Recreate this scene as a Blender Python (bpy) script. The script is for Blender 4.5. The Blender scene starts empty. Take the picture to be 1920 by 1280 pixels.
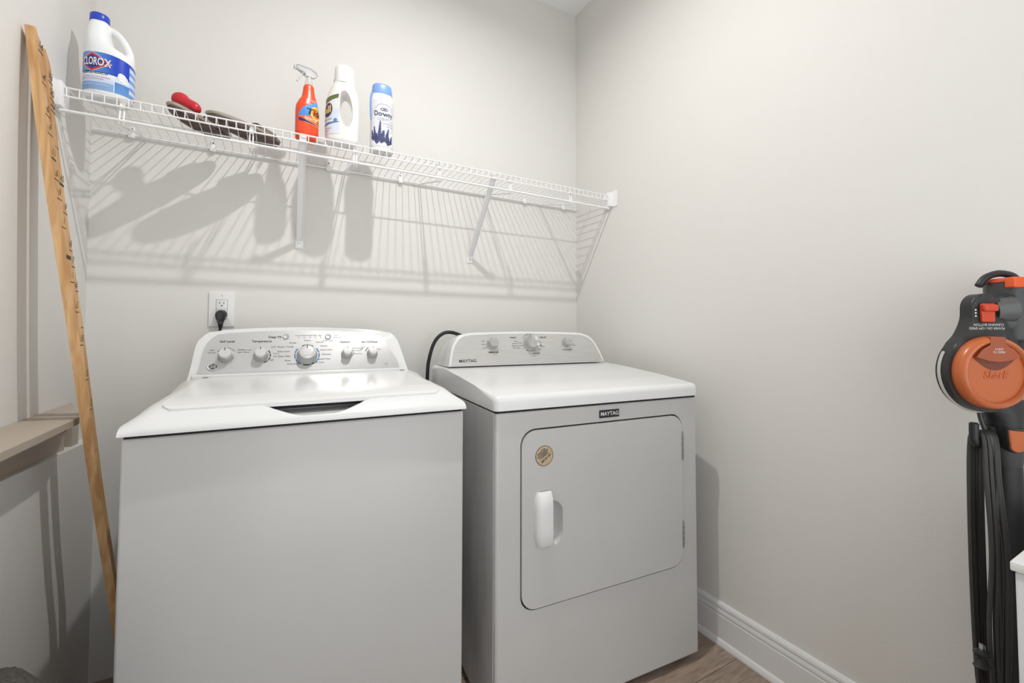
import bpy, bmesh, math, random
from mathutils import Vector, Matrix
random.seed(7)
C = bpy.context.scene.collection
S = bpy.context.scene
PI = math.pi

# ------------------------------------------------------------------ camera
YAW, PITCH, ROLL = math.radians(28.856), math.radians(1.9294), math.radians(0.1046)
F_PX, CY = 810.26, 592.57
F = Vector((math.sin(YAW)*math.cos(PITCH), math.cos(YAW)*math.cos(PITCH), math.sin(PITCH)))
R = Vector((math.cos(YAW), -math.sin(YAW), 0)); U = R.cross(F)
R2 = R*math.cos(ROLL) + U*math.sin(ROLL); U2 = -R*math.sin(ROLL) + U*math.cos(ROLL)
cd = bpy.data.cameras.new('camera'); cam = bpy.data.objects.new('camera', cd); C.objects.link(cam)
m = Matrix((R2, U2, -F)).transposed().to_4x4(); m.translation = Vector((0.5191, -1.8346, 1.0942))
cam.matrix_world = m
cd.sensor_width = 36; cd.sensor_fit = 'HORIZONTAL'; cd.lens = F_PX*36/1920
cd.shift_y = -(640-CY)/1920; cd.clip_start = 0.01
S.camera = cam
# ------------------------------------------------------------------ world, lights, exposure
w = bpy.data.worlds.new('world'); S.world = w; w.use_nodes = True
w.node_tree.nodes['Background'].inputs[0].default_value = (0.95, 0.97, 1.0, 1)
w.node_tree.nodes['Background'].inputs[1].default_value = 2.1  # serves as fill, let in through the added opening behind the camera
ld = bpy.data.lights.new('ceiling_lamp_bulb', 'AREA'); ld.shape = 'DISK'; ld.size = 0.045
ld.energy = 16.0; ld.spread = math.radians(166); ld.color = (1.0, 0.99, 0.97)
lamp = bpy.data.objects.new('ceiling_lamp_bulb', ld); C.objects.link(lamp)
lamp.location = (0.965, -0.97, 2.755)
S.view_settings.view_transform = 'Standard'; S.view_settings.look = 'None'
S.view_settings.exposure = 0.04; S.view_settings.gamma = 1; S.view_settings.use_curve_mapping = False

# ------------------------------------------------------------------ dimensions
W, H, ZS, D, ZLOW, ZROD = 1.9186, 2.793, 1.7385, 0.2721, 1.7154, 1.6762
YB = -2.75                                             # wall behind the camera

# ------------------------------------------------------------------ materials
def lin(c):
    c = c/255 if c > 1 else c
    return c/12.92 if c <= 0.04045 else ((c+0.055)/1.055)**2.4
def rgb(*c): return (lin(c[0]), lin(c[1]), lin(c[2]), 1)
MATS = {}
def mat(name, col, rough=0.5, metal=0.0, bump=0.0, bscale=60, spec=0.5, trans=0.0, coat=0.0):
    if name in MATS: return MATS[name]
    mt = bpy.data.materials.new(name); mt.use_nodes = True; nt = mt.node_tree
    b = nt.nodes['Principled BSDF']
    b.inputs['Base Color'].default_value = rgb(*col); b.inputs['Roughness'].default_value = rough
    b.inputs['Metallic'].default_value = metal; b.inputs['Specular IOR Level'].default_value = spec
    b.inputs['Transmission Weight'].default_value = trans; b.inputs['Coat Weight'].default_value = coat
    if bump:
        n = nt.nodes.new('ShaderNodeTexNoise'); n.inputs['Scale'].default_value = bscale; n.inputs['Detail'].default_value = 3
        tc = nt.nodes.new('ShaderNodeTexCoord'); nt.links.new(tc.outputs['Object'], n.inputs['Vector'])
        bp = nt.nodes.new('ShaderNodeBump'); bp.inputs['Strength'].default_value = bump; bp.inputs['Distance'].default_value = 0.002
        nt.links.new(n.outputs['Fac'], bp.inputs['Height']); nt.links.new(bp.outputs['Normal'], b.inputs['Normal'])
    MATS[name] = mt; return mt
def mixnoise(name, c1, c2, scale, rough=0.5, detail=4, lo=0.35, hi=0.65, stretch=(1,1,1), metal=0.0, bump=0.0, rot=(0,0,0), distortion=0.0):
    mt = mat(name, c1, rough, metal); nt = mt.node_tree; b = nt.nodes['Principled BSDF']
    tc = nt.nodes.new('ShaderNodeTexCoord'); mp = nt.nodes.new('ShaderNodeMapping'); n = nt.nodes.new('ShaderNodeTexNoise')
    mp.inputs['Scale'].default_value = stretch; mp.inputs['Rotation'].default_value = rot
    n.inputs['Scale'].default_value = scale; n.inputs['Detail'].default_value = detail; n.inputs['Distortion'].default_value = distortion
    r = nt.nodes.new('ShaderNodeValToRGB'); r.color_ramp.elements[0].position = lo; r.color_ramp.elements[1].position = hi
    r.color_ramp.elements[0].color = rgb(*c1); r.color_ramp.elements[1].color = rgb(*c2)
    L = nt.links; L.new(tc.outputs['Object'], mp.inputs[0]); L.new(mp.outputs[0], n.inputs['Vector']); L.new(n.outputs['Fac'], r.inputs[0]); L.new(r.outputs[0], b.inputs['Base Color'])
    if bump:
        bp = nt.nodes.new('ShaderNodeBump'); bp.inputs['Strength'].default_value = bump; bp.inputs['Distance'].default_value = 0.002
        L.new(n.outputs['Fac'], bp.inputs['Height']); L.new(bp.outputs['Normal'], b.inputs['Normal'])
    return mt
def vcol_mat(name, rough=0.3):
    mt = bpy.data.materials.new(name); mt.use_nodes = True; nt = mt.node_tree; b = nt.nodes['Principled BSDF']
    a = nt.nodes.new('ShaderNodeVertexColor'); a.layer_name = 'print'; nt.links.new(a.outputs[0], b.inputs['Base Color'])
    b.inputs['Roughness'].default_value = rough; return mt

M_WALL = mat('wall_paint', (222, 220, 216), 0.75, bump=0.12, bscale=220, spec=0.2)
M_CEIL = mat('ceiling_paint', (242, 242, 241), 0.85, spec=0.2)
M_TRIM = mat('trim_paint', (226, 226, 225), 0.35)
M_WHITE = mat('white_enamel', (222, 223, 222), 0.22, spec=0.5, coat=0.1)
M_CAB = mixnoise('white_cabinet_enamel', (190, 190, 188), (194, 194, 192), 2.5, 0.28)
M_WIRE = mat('white_vinyl_wire', (238, 238, 238), 0.35)
M_GAP = mat('dark_gap', (28, 28, 28), 0.8)
M_SILVER = mixnoise('brushed_silver', (186, 185, 182), (202, 201, 198), 10, 0.38, stretch=(1, 1, 120), metal=0.35)
M_SILVER2 = mixnoise('silver_grey_panel', (190, 190, 189), (199, 199, 198), 400, 0.32, metal=0.3)
M_PRINT = mat('dark_print', (52, 52, 54), 0.5)
M_PRINTW = mat('light_print', (225, 225, 225), 0.5)
M_CHROME = mat('chrome', (205, 206, 208), 0.18, metal=0.9)
M_BLACK = mat('black_rubber', (22, 22, 23), 0.45)
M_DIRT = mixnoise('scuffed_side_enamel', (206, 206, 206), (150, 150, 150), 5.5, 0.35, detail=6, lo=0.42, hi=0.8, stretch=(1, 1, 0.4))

# ------------------------------------------------------------------ mesh helpers
def finish(name, bm, mt, parent=None, smooth=True, angle=35, tag=None):
    me = bpy.data.meshes.new(name); bmesh.ops.recalc_face_normals(bm, faces=bm.faces[:]) if bm.faces else None
    bm.to_mesh(me); bm.free(); me.materials.append(mt)
    if smooth:
        me.polygons.foreach_set('use_smooth', [True]*len(me.polygons)); me.set_sharp_from_angle(angle=math.radians(angle))
    o = bpy.data.objects.new(name, me); C.objects.link(o)
    if parent: o.parent = parent
    return o
def tag(o, label=None, cat=None, group=None, kind=None):
    if label: o['label'] = label
    if cat: o['category'] = cat
    if group: o['group'] = group
    if kind: o['kind'] = kind
    return o
def empty(name, loc, rz, label, cat, group=None):
    o = bpy.data.objects.new(name, None); o.empty_display_size = 0.05; C.objects.link(o)
    o.location = loc; o.rotation_euler = (0, 0, rz); return tag(o, label, cat, group)
def box(bm, a, b, bev=0.0, seg=3):
    x0, y0, z0 = a; x1, y1, z1 = b
    vs = [bm.verts.new(p) for p in ((x0,y0,z0),(x1,y0,z0),(x1,y1,z0),(x0,y1,z0),(x0,y0,z1),(x1,y0,z1),(x1,y1,z1),(x0,y1,z1))]
    fs = [bm.faces.new([vs[i] for i in q]) for q in ((0,3,2,1),(4,5,6,7),(0,1,5,4),(1,2,6,5),(2,3,7,6),(3,0,4,7))]
    if bev:
        es = list({e for f in fs for e in f.edges})
        bmesh.ops.bevel(bm, geom=es, offset=bev, segments=seg, affect='EDGES', profile=0.5)
    return vs
def B(name, a, b, mt, parent=None, bev=0.0, seg=3, **k):
    bm = bmesh.new(); box(bm, a, b, bev, seg); return finish(name, bm, mt, parent, **k)
def tube(bm, pts, r, seg=8, cap=True, closed=False):
    pts = [Vector(p) for p in pts]; n = len(pts); rings = []
    rad = r if isinstance(r, (list, tuple)) else [r]*n
    t0 = (pts[1]-pts[0]).normalized(); up = Vector((0,0,1)) if abs(t0.z) < 0.9 else Vector((1,0,0))
    nrm = (up - t0*up.dot(t0)).normalized()
    for i in range(n):
        if closed: t = (pts[(i+1) % n]-pts[i-1]).normalized()
        else: t = (pts[min(i+1, n-1)]-pts[max(i-1, 0)]).normalized()
        nrm = (nrm - t*nrm.dot(t)).normalized(); bi = t.cross(nrm)
        rings.append([bm.verts.new(pts[i]+(nrm*math.cos(2*PI*k/seg)+bi*math.sin(2*PI*k/seg))*rad[i]) for k in range(seg)])
    for i in range(n if closed else n-1):
        a, b = rings[i], rings[(i+1) % n]
        for k in range(seg): bm.faces.new((a[k], a[(k+1) % seg], b[(k+1) % seg], b[k]))
    if cap and not closed:
        bm.faces.new(rings[0][::-1]); bm.faces.new(rings[-1])
def smooth_path(pts, n=8):
    pts = [Vector(p) for p in pts]; out = []
    for i in range(len(pts)-1):
        p0, p1, p2, p3 = pts[max(i-1,0)], pts[i], pts[i+1], pts[min(i+2,len(pts)-1)]
        for j in range(n):
            t = j/n
            out.append(0.5*((2*p1)+(p2-p0)*t+(2*p0-5*p1+4*p2-p3)*t*t+(3*p1-p0-3*p2+p3)*t**3))
    out.append(pts[-1]); return out
def loft(bm, rings, cap=True):
    rs = [[bm.verts.new(p) for p in r] for r in rings]; n = len(rs[0])
    for a, b in zip(rs, rs[1:]):
        for k in range(n): bm.faces.new((a[k], a[(k+1) % n], b[(k+1) % n], b[k]))
    if cap: bm.faces.new(rs[0][::-1]); bm.faces.new(rs[-1])
def lathe(bm, prof, fr, seg=40):
    """prof: (radius, height) list, fr(x, y, h) -> point"""
    loft(bm, [[fr(r*math.cos(2*PI*k/seg), r*math.sin(2*PI*k/seg), h) for k in range(seg)] for r, h in prof])
def prism(bm, poly, fr, h0, h1, bev=0.0, seg=3):
    a = [bm.verts.new(fr(x, y, h0)) for x, y in poly]; b = [bm.verts.new(fr(x, y, h1)) for x, y in poly]
    n = len(poly); f0 = bm.faces.new(a[::-1]); f1 = bm.faces.new(b)
    for k in range(n): bm.faces.new((a[k], a[(k+1) % n], b[(k+1) % n], b[k]))
    if bev:
        bmesh.ops.bevel(bm, geom=list(f1.edges), offset=bev, segments=seg, affect='EDGES', profile=0.5)
def rrect(x0, y0, x1, y1, r, n=8):
    out = []
    for cx, cy, a0 in ((x1-r, y1-r, 0), (x0+r, y1-r, 90), (x0+r, y0+r, 180), (x1-r, y0+r, 270)):
        for k in range(n+1):
            a = math.radians(a0+90*k/n); out.append((cx+r*math.cos(a), cy+r*math.sin(a)))
    return out
def text_polys(s, size, bold=0.0, align='CENTER', sx=1.0, shear=0.0):
    cu = bpy.data.curves.new('t', 'FONT'); cu.body = s; cu.size = size; cu.align_x = align; cu.align_y = 'CENTER'
    cu.offset = bold*size; cu.shear = shear; cu.resolution_u = 3
    o = bpy.data.objects.new('t', cu); me = bpy.data.meshes.new_from_object(o)
    vs = [(v.co.x*sx, v.co.y) for v in me.vertices]; fs = [tuple(p.vertices) for p in me.polygons]
    bpy.data.objects.remove(o); bpy.data.curves.remove(cu); bpy.data.meshes.remove(me)
    return vs, fs
def add_text(bm, s, size, fr, cx=0, cy=0, bold=0.0, align='CENTER', rot=0.0, sx=1.0, shear=0.0, sub=False, mi=0):
    vs, fs = text_polys(s, size, bold, align, sx, shear)
    tb = bmesh.new(); tv = [tb.verts.new((x, y, 0)) for x, y in vs]
    for f in fs:
        try: tb.faces.new([tv[i] for i in f])
        except ValueError: pass
    if sub: bmesh.ops.subdivide_edges(tb, edges=tb.edges[:], cuts=1, use_grid_fill=True)
    tb.verts.index_update(); c, sn = math.cos(rot), math.sin(rot); mp = []
    for v in tb.verts: mp.append(bm.verts.new(fr(cx+c*v.co.x-sn*v.co.y, cy+sn*v.co.x+c*v.co.y)))
    for f in tb.faces:
        try: nf = bm.faces.new([mp[v.index] for v in f.verts]); nf.material_index = mi
        except ValueError: pass
    tb.free()
def text_obj(name, items, fr, mt, parent, sub=False):
    bm = bmesh.new()
    for it in items: add_text(bm, it[0], it[1], fr, *it[2:4], **(it[4] if len(it) > 4 else {}), sub=sub)
    me = bpy.data.meshes.new(name); bm.to_mesh(me); bm.free(); me.materials.append(mt)
    o = bpy.data.objects.new(name, me); C.objects.link(o); o.parent = parent; return o
def weighted(o):
    md = o.modifiers.new('wn', 'WEIGHTED_NORMAL'); md.keep_sharp = True; md.weight = 80
def bake_mod(o):
    dg = bpy.context.evaluated_depsgraph_get(); dg.update()
    me = bpy.data.meshes.new_from_object(o.evaluated_get(dg)); old = o.data
    o.modifiers.clear(); o.data = me; bpy.data.meshes.remove(old)
def boolean(o, cutter, op='DIFFERENCE'):
    md = o.modifiers.new('b', 'BOOLEAN'); md.operation = op; md.object = cutter; md.solver = 'EXACT'
    bake_mod(o); bpy.data.objects.remove(cutter)
def remesh(o, vox=0.003, it=6):
    md = o.modifiers.new('r', 'REMESH'); md.mode = 'VOXEL'; md.voxel_size = vox
    sm = o.modifiers.new('s', 'SMOOTH'); sm.iterations = it; sm.factor = 0.5
    bake_mod(o); o.data.polygons.foreach_set('use_smooth', [True]*len(o.data.polygons))

# ------------------------------------------------------------------ room shell
def struct(o): o['kind'] = 'structure'; return o
T = 0.1
def planks():
    mt = mat('vinyl_plank_floor', (120, 102, 88), 0.45); nt = mt.node_tree; b = nt.nodes['Principled BSDF']; L = nt.links
    tc = nt.nodes.new('ShaderNodeTexCoord'); mp = nt.nodes.new('ShaderNodeMapping'); mp.inputs['Rotation'].default_value = (0, 0, 0)
    L.new(tc.outputs['Object'], mp.inputs[0])
    br = nt.nodes.new('ShaderNodeTexBrick'); br.inputs['Scale'].default_value = 1; br.inputs['Brick Width'].default_value = 1.2
    br.inputs['Row Height'].default_value = 0.18; br.inputs['Mortar Size'].default_value = 0.0012; br.offset = 0.37
    br.inputs['Color1'].default_value = rgb(180, 161, 146); br.inputs['Color2'].default_value = rgb(164, 146, 132); br.inputs['Mortar'].default_value = rgb(90, 76, 66)
    L.new(mp.outputs[0], br.inputs['Vector'])
    m2 = nt.nodes.new('ShaderNodeMapping'); m2.inputs['Scale'].default_value = (3.2, 26, 1); L.new(tc.outputs['Object'], m2.inputs[0])
    n = nt.nodes.new('ShaderNodeTexNoise'); n.inputs['Scale'].default_value = 3; n.inputs['Detail'].default_value = 12; n.inputs['Roughness'].default_value = 0.7; n.inputs['Distortion'].default_value = 0.6
    L.new(m2.outputs[0], n.inputs['Vector'])
    r = nt.nodes.new('ShaderNodeValToRGB'); r.color_ramp.elements[0].position = 0.3; r.color_ramp.elements[1].position = 0.7
    r.color_ramp.elements[0].color = rgb(176, 166, 158); r.color_ramp.elements[1].color = (1, 1, 1, 1); L.new(n.outputs['Fac'], r.inputs[0])
    mx = nt.nodes.new('ShaderNodeMixRGB'); mx.blend_type = 'MULTIPLY'; mx.inputs[0].default_value = 1
    L.new(br.outputs['Color'], mx.inputs[1]); L.new(r.outputs[0], mx.inputs[2]); L.new(mx.outputs[0], b.inputs['Base Color']); return mt
struct(B('floor', (-T, YB-T, -0.1), (W+T, T, 0), planks(), smooth=False))
struct(B('ceiling', (-T, YB-T, H), (W+T, T, H+0.1), M_CEIL, smooth=False))
struct(B('wall_back', (-T, 0, 0), (W+T, T, H), M_WALL, smooth=False))
struct(B('wall_left', (-T, YB, 0), (0, 0, H), M_WALL, smooth=False))
struct(B('wall_right', (W, YB, 0), (W+T, 0, H), M_WALL, smooth=False))
bm = bmesh.new()                                        # unseen wall behind the camera, its wide opening added to let in fill light
box(bm, (-T, YB-T, 0), (0.12, YB, H)); box(bm, (1.80, YB-T, 0), (W+T, YB, H)); box(bm, (0.12, YB-T, 2.3), (1.80, YB, H))
struct(finish('wall_front', bm, M_WALL, smooth=False))
# thicker, slightly furred-out lower part of the left wall under the ledge
bm = bmesh.new(); prism(bm, [(YB, 0), (0, 0), (0, 0.755), (-0.20, 0.765), (-0.55, 0.784), (-1.2, 0.79), (YB, 0.79)], lambda a, b, h: (h, a, b), 0.0, 0.035)
struct(finish('wall_left_lower', bm, M_WALL, smooth=False))
# baseboards with cap grooves and shoe moulding
def baseboard(name, axis):
    prof = [(0, 0), (0.0225, 0), (0.0225, 0.006), (0.0185, 0.016), (0.0125, 0.0215), (0.0125, 0.098), (0.0105, 0.101), (0.0105, 0.1035), (0.0125, 0.106), (0.0125, 0.112), (0.0095, 0.122), (0.0095, 0.124), (0.0115, 0.1265), (0.0105, 0.134), (0.006, 0.141), (0, 0.1425)]
    bm = bmesh.new()
    if axis == 'right': prism(bm, prof, lambda a, b, h: (W-a, h, b), YB, 0)
    if axis == 'back': prism(bm, prof, lambda a, b, h: (h, -a, b), 0.98, W-0.0225)
    struct(finish(name, bm, M_TRIM, smooth=False))
baseboard('baseboard_right', 'right'); baseboard('baseboard_back', 'back')
# recessed ceiling lamp around the bulb
cl = empty('ceiling_lamp', (0.965, -0.97, H), 0, 'round white recessed lamp in the ceiling above the appliances', 'lamp')
bm = bmesh.new(); lathe(bm, [(0.05, -0.03), (0.085, -0.03), (0.09, -0.022), (0.09, 0.0), (0.05, 0.0)], lambda x, y, h: (x, y, h), 48)
o = finish('trim_ring', bm, M_TRIM, cl)

# ------------------------------------------------------------------ wire shelf
sh = empty('wire_shelf', (0, 0, ZS), 0, 'long white wire shelf with hanging rod spanning the back wall', 'shelf')
def z(v): return v-ZS
bm = bmesh.new(); x = 0.025; xs = []
while x < W-0.022: xs.append(x); x += 0.0254
for x in xs:
    tube(bm, [(x, -0.007, 0.0015), (x, -D+0.002, 0.0015), (x, -D-0.0012, 0), (x, -D-0.0015, -0.004), (x, -D-0.0015, z(ZLOW))], 0.0014, 6)
tube(bm, [(0.02, -0.14, -0.0026), (W-0.02, -0.14, -0.0026)], 0.0022, 6)
finish('wire_deck', bm, M_WIRE, sh)
bm = bmesh.new()
tube(bm, [(0.016, -D, 0), (W-0.016, -D, 0)], 0.0026, 8); tube(bm, [(0.016, -D, z(ZLOW)), (W-0.016, -D, z(ZLOW))], 0.0028, 8)
finish('front_lip', bm, M_WIRE, sh)
bm = bmesh.new(); tube(bm, [(0.012, -D, z(ZROD)), (W-0.012, -D, z(ZROD))], 0.0042, 10); finish('hang_rod', bm, M_WIRE, sh)
bm = bmesh.new(); tube(bm, [(0.006, -0.009, -0.005), (W-0.006, -0.009, -0.005)], 0.0038, 10); tube(bm, [(0.02, -0.006, 0.003), (W-0.02, -0.006, 0.003)], 0.0017, 6)
finish('back_rail', bm, M_WIRE, sh)
for hx in (0.137, 0.447, 0.757, 1.064, 1.372, 1.682):
    bm = bmesh.new()
    for dx in (-0.0045, 0.0045):
        tube(bm, smooth_path([(hx+dx, -0.235, -0.004), (hx+dx, -0.262, -0.008), (hx+dx, -0.266, -0.03), (hx+dx, -D, z(ZROD)-0.004), (hx+dx, -0.262, z(ZROD)-0.009), (hx+dx, -0.22, z(ZROD)+0.002), (hx+dx, -0.1, -0.030), (hx+dx, -0.012, -0.010)], 5), 0.0022, 6)
    box(bm, (hx-0.005, -0.266, -0.026), (hx+0.005, -0.261, -0.004), 0.001, 1)
    finish('rod_hook', bm, M_WIRE, sh)
for bx in (0.598, 1.304):
    bm = bmesh.new(); w2 = 0.0115
    a, b = Vector((bx-0.006, -0.262, -0.018)), Vector((bx+0.002, -0.007, 1.437-ZS))
    d = (b-a).normalized(); nrm = d.cross(Vector((1, 0, 0))).normalized()
    sec = [(-w2, -0.004), (w2, -0.004), (w2, 0.004), (w2-0.002, 0.004), (w2-0.002, -0.002), (-w2+0.002, -0.002), (-w2+0.002, 0.004), (-w2, 0.004)]
    loft(bm, [[p+Vector((u, 0, 0))+nrm*v for u, v in sec] for p in (a, a+(b-a)*0.5, b)])
    box(bm, (bx-0.016, -0.266, -0.019), (bx+0.006, -0.258, 0.002), 0.002, 2)
    br = finish('support_brace', bm, M_WIRE, sh)
    bm = bmesh.new(); box(bm, (bx-0.013, -0.0045, 1.407-ZS), (bx+0.015, -0.0005, 1.445-ZS), 0.0015, 2); ft = finish('foot_plate', bm, M_WIRE, br)
    bm = bmesh.new(); lathe(bm, [(0.0045, 0), (0.004, 0.0015), (0.001, 0.002)], lambda x, y, h: (bx+x, -0.0045-h, 1.421-ZS+y), 14); finish('screw', bm, M_CHROME, br)
for x0, x1, xf in ((0.0005, 0.020, 0.0005), (W-0.020, W-0.0005, W-0.0035)):
    bm = bmesh.new(); box(bm, (x0, -0.288, -0.055), (x1, -0.236, 0.012), 0.003, 2)
    box(bm, (xf, -0.318, -0.058), (xf+0.003, -0.226, 0.018), 0.001, 1)
    eb = finish('end_bracket', bm, M_WIRE, sh)
for cx in (0.1, 0.32, 0.698, 0.981, 1.39, 1.595, 1.83):
    bm = bmesh.new(); box(bm, (cx-0.009, -0.0155, -0.016), (cx+0.009, -0.0005, 0.005), 0.003, 2); box(bm, (cx-0.007, -0.006, 0.0), (cx+0.007, -0.0005, 0.024), 0.003, 2)
    c_ = finish('wall_clip', bm, M_WIRE, sh)
    bm = bmesh.new(); lathe(bm, [(0.0028, 0), (0.0028, 0.0012)], lambda x, y, h: (cx+x, -0.006-h, 0.016+y), 10); finish('screw', bm, mat('steel_screw', (110, 108, 104), 0.4, 0.8), c_)

# ------------------------------------------------------------------ washer
WA = (0.2687, -0.758, 0); WTH = -0.0425; WW = 0.686
ws = empty('washing_machine', WA, WTH, 'white top-loading washing machine with grey knob console, left of the dryer', 'washing machine')
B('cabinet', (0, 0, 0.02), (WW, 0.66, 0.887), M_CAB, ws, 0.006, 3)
B('seam_gasket', (0.004, 0.004, 0.886), (WW-0.004, 0.655, 0.894), M_GAP, ws)
for fx in (0.05, WW-0.05):
    for fy in (0.05, 0.6):
        bm = bmesh.new(); lathe(bm, [(0.022, 0.0), (0.022, 0.012), (0.01, 0.014), (0.01, 0.022)], lambda x, y, h: (fx+x, fy+y, h), 16); finish('foot', bm, M_BLACK, ws)
def lerp_tab(t, x):
    t = [(q[0], q[1]) for q in t]
    if x <= t[0][0]: return t[0][1]
    for (a, b), (c, d) in zip(t, t[1:]):
        if x <= c:
            s = (x-a)/(c-a); return b+(d-b)*s
    return t[-1][1]
def sstep(a, b, x):
    t = min(1, max(0, (x-a)/(b-a))); return t*t*(3-2*t)
ZF = [(-0.014, 0.899), (-0.012, 0.905), (-0.005, 0.9125), (0.004, 0.920), (0.016, 0.9285), (0.032, 0.936), (0.055, 0.9415), (0.09, 0.945), (0.2, 0.948), (0.5, 0.953), (0.7, 0.953)]
def deck_z(x, y):
    zf = lerp_tab(ZF, y)
    e = min(x+0.002, WW+0.002-x)
    drop = 0.03*(1-min(1, e/0.055))**2.0*(1-0.75*sstep(0.30, 0.48, y))
    zz = zf-drop*sstep(-0.02, 0.06, y)-(0.004*(1-min(1, e/0.05))**2)
    # scooped finger notch in the front
    xc = 0.343; hw = lerp_tab([(-0.012, 0.040), (-0.004, 0.052), (0.004, 0.068), (0.012, 0.084), (0.022, 0.100), (0.035, 0.108), (0.06, 0.110)], y)
    k = 1-sstep(hw-0.022, hw+0.012, abs(x-xc))
    k *= sstep(-0.012, -0.006, y)*(1-sstep(0.085, 0.1, y))
    return zz-k*max(0, zz-0.908)
bm = bmesh.new()
xsn = [-0.002+(WW+0.004)*i/230 for i in range(231)]
for i in range(5): xsn.insert(1+i, -0.002+0.0006*(i+1)); xsn.insert(-1-i, WW+0.002-0.0006*(i+1))
xsn = sorted(set(round(v, 6) for v in xsn))
ysn = [-0.014, -0.0125, -0.011, -0.009, -0.007, -0.005, -0.0025, 0, 0.003, 0.006, 0.009, 0.012, 0.015, 0.018, 0.022, 0.026, 0.03, 0.035, 0.04, 0.045, 0.05, 0.055, 0.06, 0.07, 0.08, 0.085, 0.09, 0.095, 0.1, 0.12, 0.16, 0.2, 0.3, 0.4, 0.5, 0.6, 0.655, 0.664]
g = [[bm.verts.new((x, y, deck_z(x, y))) for x in xsn] for y in ysn]
for r0, r1 in zip(g, g[1:]):
    for i in range(len(xsn)-1): bm.faces.new((r0[i], r0[i+1], r1[i+1], r1[i]))
ring = g[0][:]+[r[-1] for r in g[1:]]+g[-1][-2::-1]+[r[0] for r in g[-2:0:-1]]
low = [bm.verts.new((v.co.x, v.co.y, 0.894)) for v in ring]
n = len(ring)
for k in range(n): bm.faces.new((ring[k], low[k], low[(k+1) % n], ring[(k+1) % n]))
bm.faces.new(low)
finish('top_cover', bm, M_WHITE, ws, angle=50)
# lid
bm = bmesh.new(); lx0, lx1, ly0, ly1 = 0.052, 0.634, 0.022, 0.470
nx, ny = 60, 40
def lidz(x, y): return lerp_tab([(0.0, 0.9350), (0.022, 0.9350), (0.034, 0.9398), (0.06, 0.9435), (0.1, 0.9470), (0.2, 0.9495), (0.5, 0.9545)], y)
top = []
rws = []
for j in range(41):
    y = ly0+(ly1-ly0)*(j/40)**1.6
    inset = 0.018*(1-min(1, (y-ly0)/0.03))**2.2
    rws.append([(lx0+inset+(lx1-lx0-2*inset)*i/60, y) for i in range(61)])
gt = [[bm.verts.new((x, y, lidz(x, y)+0.0006)) for x, y in r_] for r_ in rws]
for r0, r1 in zip(gt, gt[1:]):
    for i in range(60): bm.faces.new((r0[i], r0[i+1], r1[i+1], r1[i]))
ring = gt[0][:]+[r_[-1] for r_ in gt[1:]]+gt[-1][-2::-1]+[r_[0] for r_ in gt[-2:0:-1]]
lw_ = [bm.verts.new((v.co.x, v.co.y, v.co.z-0.0085)) for v in ring]
for k in range(len(ring)): bm.faces.new((ring[k], lw_[k], lw_[(k+1) % len(ring)], ring[(k+1) % len(ring)]))
bm.faces.new(lw_)
lid = finish('lid', bm, M_WHITE, ws, angle=50)
B('lid_shadow_gap', (0.235, 0.040, 0.9185), (0.451, 0.06, 0.9330), M_GAP, ws, smooth=False)  # dark block coloured in as the shade line under the lid front
for hx in (0.058, 0.628):
    B('hinge', (hx-0.007, 0.466, 0.950), (hx+0.007, 0.474, 0.9565), mat('hinge_grey', (120, 120, 120), 0.4), ws, 0.001, 1)
# ridge line behind lid
B('rear_step', (0.022, 0.476, 0.944), (0.642, 0.52, 0.9625), M_WHITE, ws, 0.004, 3)
# console housing
CB, CT = (0.500, 0.958), (0.577, 1.100)                       # face line: (y, z) bottom and top
cl_ = math.hypot(CT[0]-CB[0], CT[1]-CB[1]); vy, vz = (CT[0]-CB[0])/cl_, (CT[1]-CB[1])/cl_
def cf(a, b, h=0.0): return Vector((a, CB[0]+vy*b-vz*h, CB[1]+vz*b+vy*h))
def arc_top(x, w0, w1, z0, z1): t = (x-(w0+w1)/2)/((w1-w0)/2); return z1-(z1-z0)*t*t
def console_outline(x0, x1, inset, xt0, xt1, btop, brise, r, bbot):
    pts = [(x0+inset*0, bbot)]; pts.append((x1, bbot))
    right = [(x1, bbot), (x1-0.006, bbot+0.03), (xt1+0.032, btop-0.058), (xt1+0.019, btop-0.028), (xt1, btop-0.008)]
    left = [(xt0, btop-0.008), (xt0-0.019, btop-0.028), (xt0-0.032, btop-0.058), (x0+0.006, bbot+0.03), (x0, bbot)]
    rs = smooth_path([(a, b, 0) for a, b in right], 5); ls = smooth_path([(a, b, 0) for a, b in left], 5)
    mid = [(xt1+(xt0-xt1)*k/16, btop-0.008+(brise+0.008)*(1-(2*k/16-1)**2)**0.8) for k in range(1, 16)]
    return [(p.x, p.y) for p in rs]+mid+[(p.x, p.y) for p in ls]
hz = console_outline(0.006, 0.658, 0, 0.052, 0.600, 0.158, 0.009, 0.03, -0.024)
bm = bmesh.new()
def face_v(a, b): p = cf(a, b); return bm.verts.new(p)
fr_ = [bm.verts.new(cf(a, b)) for a, b in hz]
bk = [bm.verts.new((0.332+(a-0.332)*0.985, 0.675, min(cf(a, b).z, 1.095)-0.006)) for a, b in hz]
n = len(hz); tf = bm.faces.new(fr_); bm.faces.new(bk[::-1])
for k in range(n): bm.faces.new((fr_[k], bk[k], bk[(k+1) % n], fr_[(k+1) % n]))
bmesh.ops.bevel(bm, geom=list(tf.edges), offset=0.011, segments=5, affect='EDGES', profile=0.5)
con = finish('control_console', bm, M_WHITE, ws, angle=60)
pz = console_outline(0.030, 0.626, 0, 0.073, 0.562, 0.1465, 0.0065, 0.03, 0.003)
bm = bmesh.new(); prism(bm, pz, cf, -0.001, 0.0022, 0.001, 2)
pn = finish('console_panel', bm, M_SILVER2, ws, angle=60); pn['label'] = 'silver grey console panel with printed dial markings'
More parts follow.
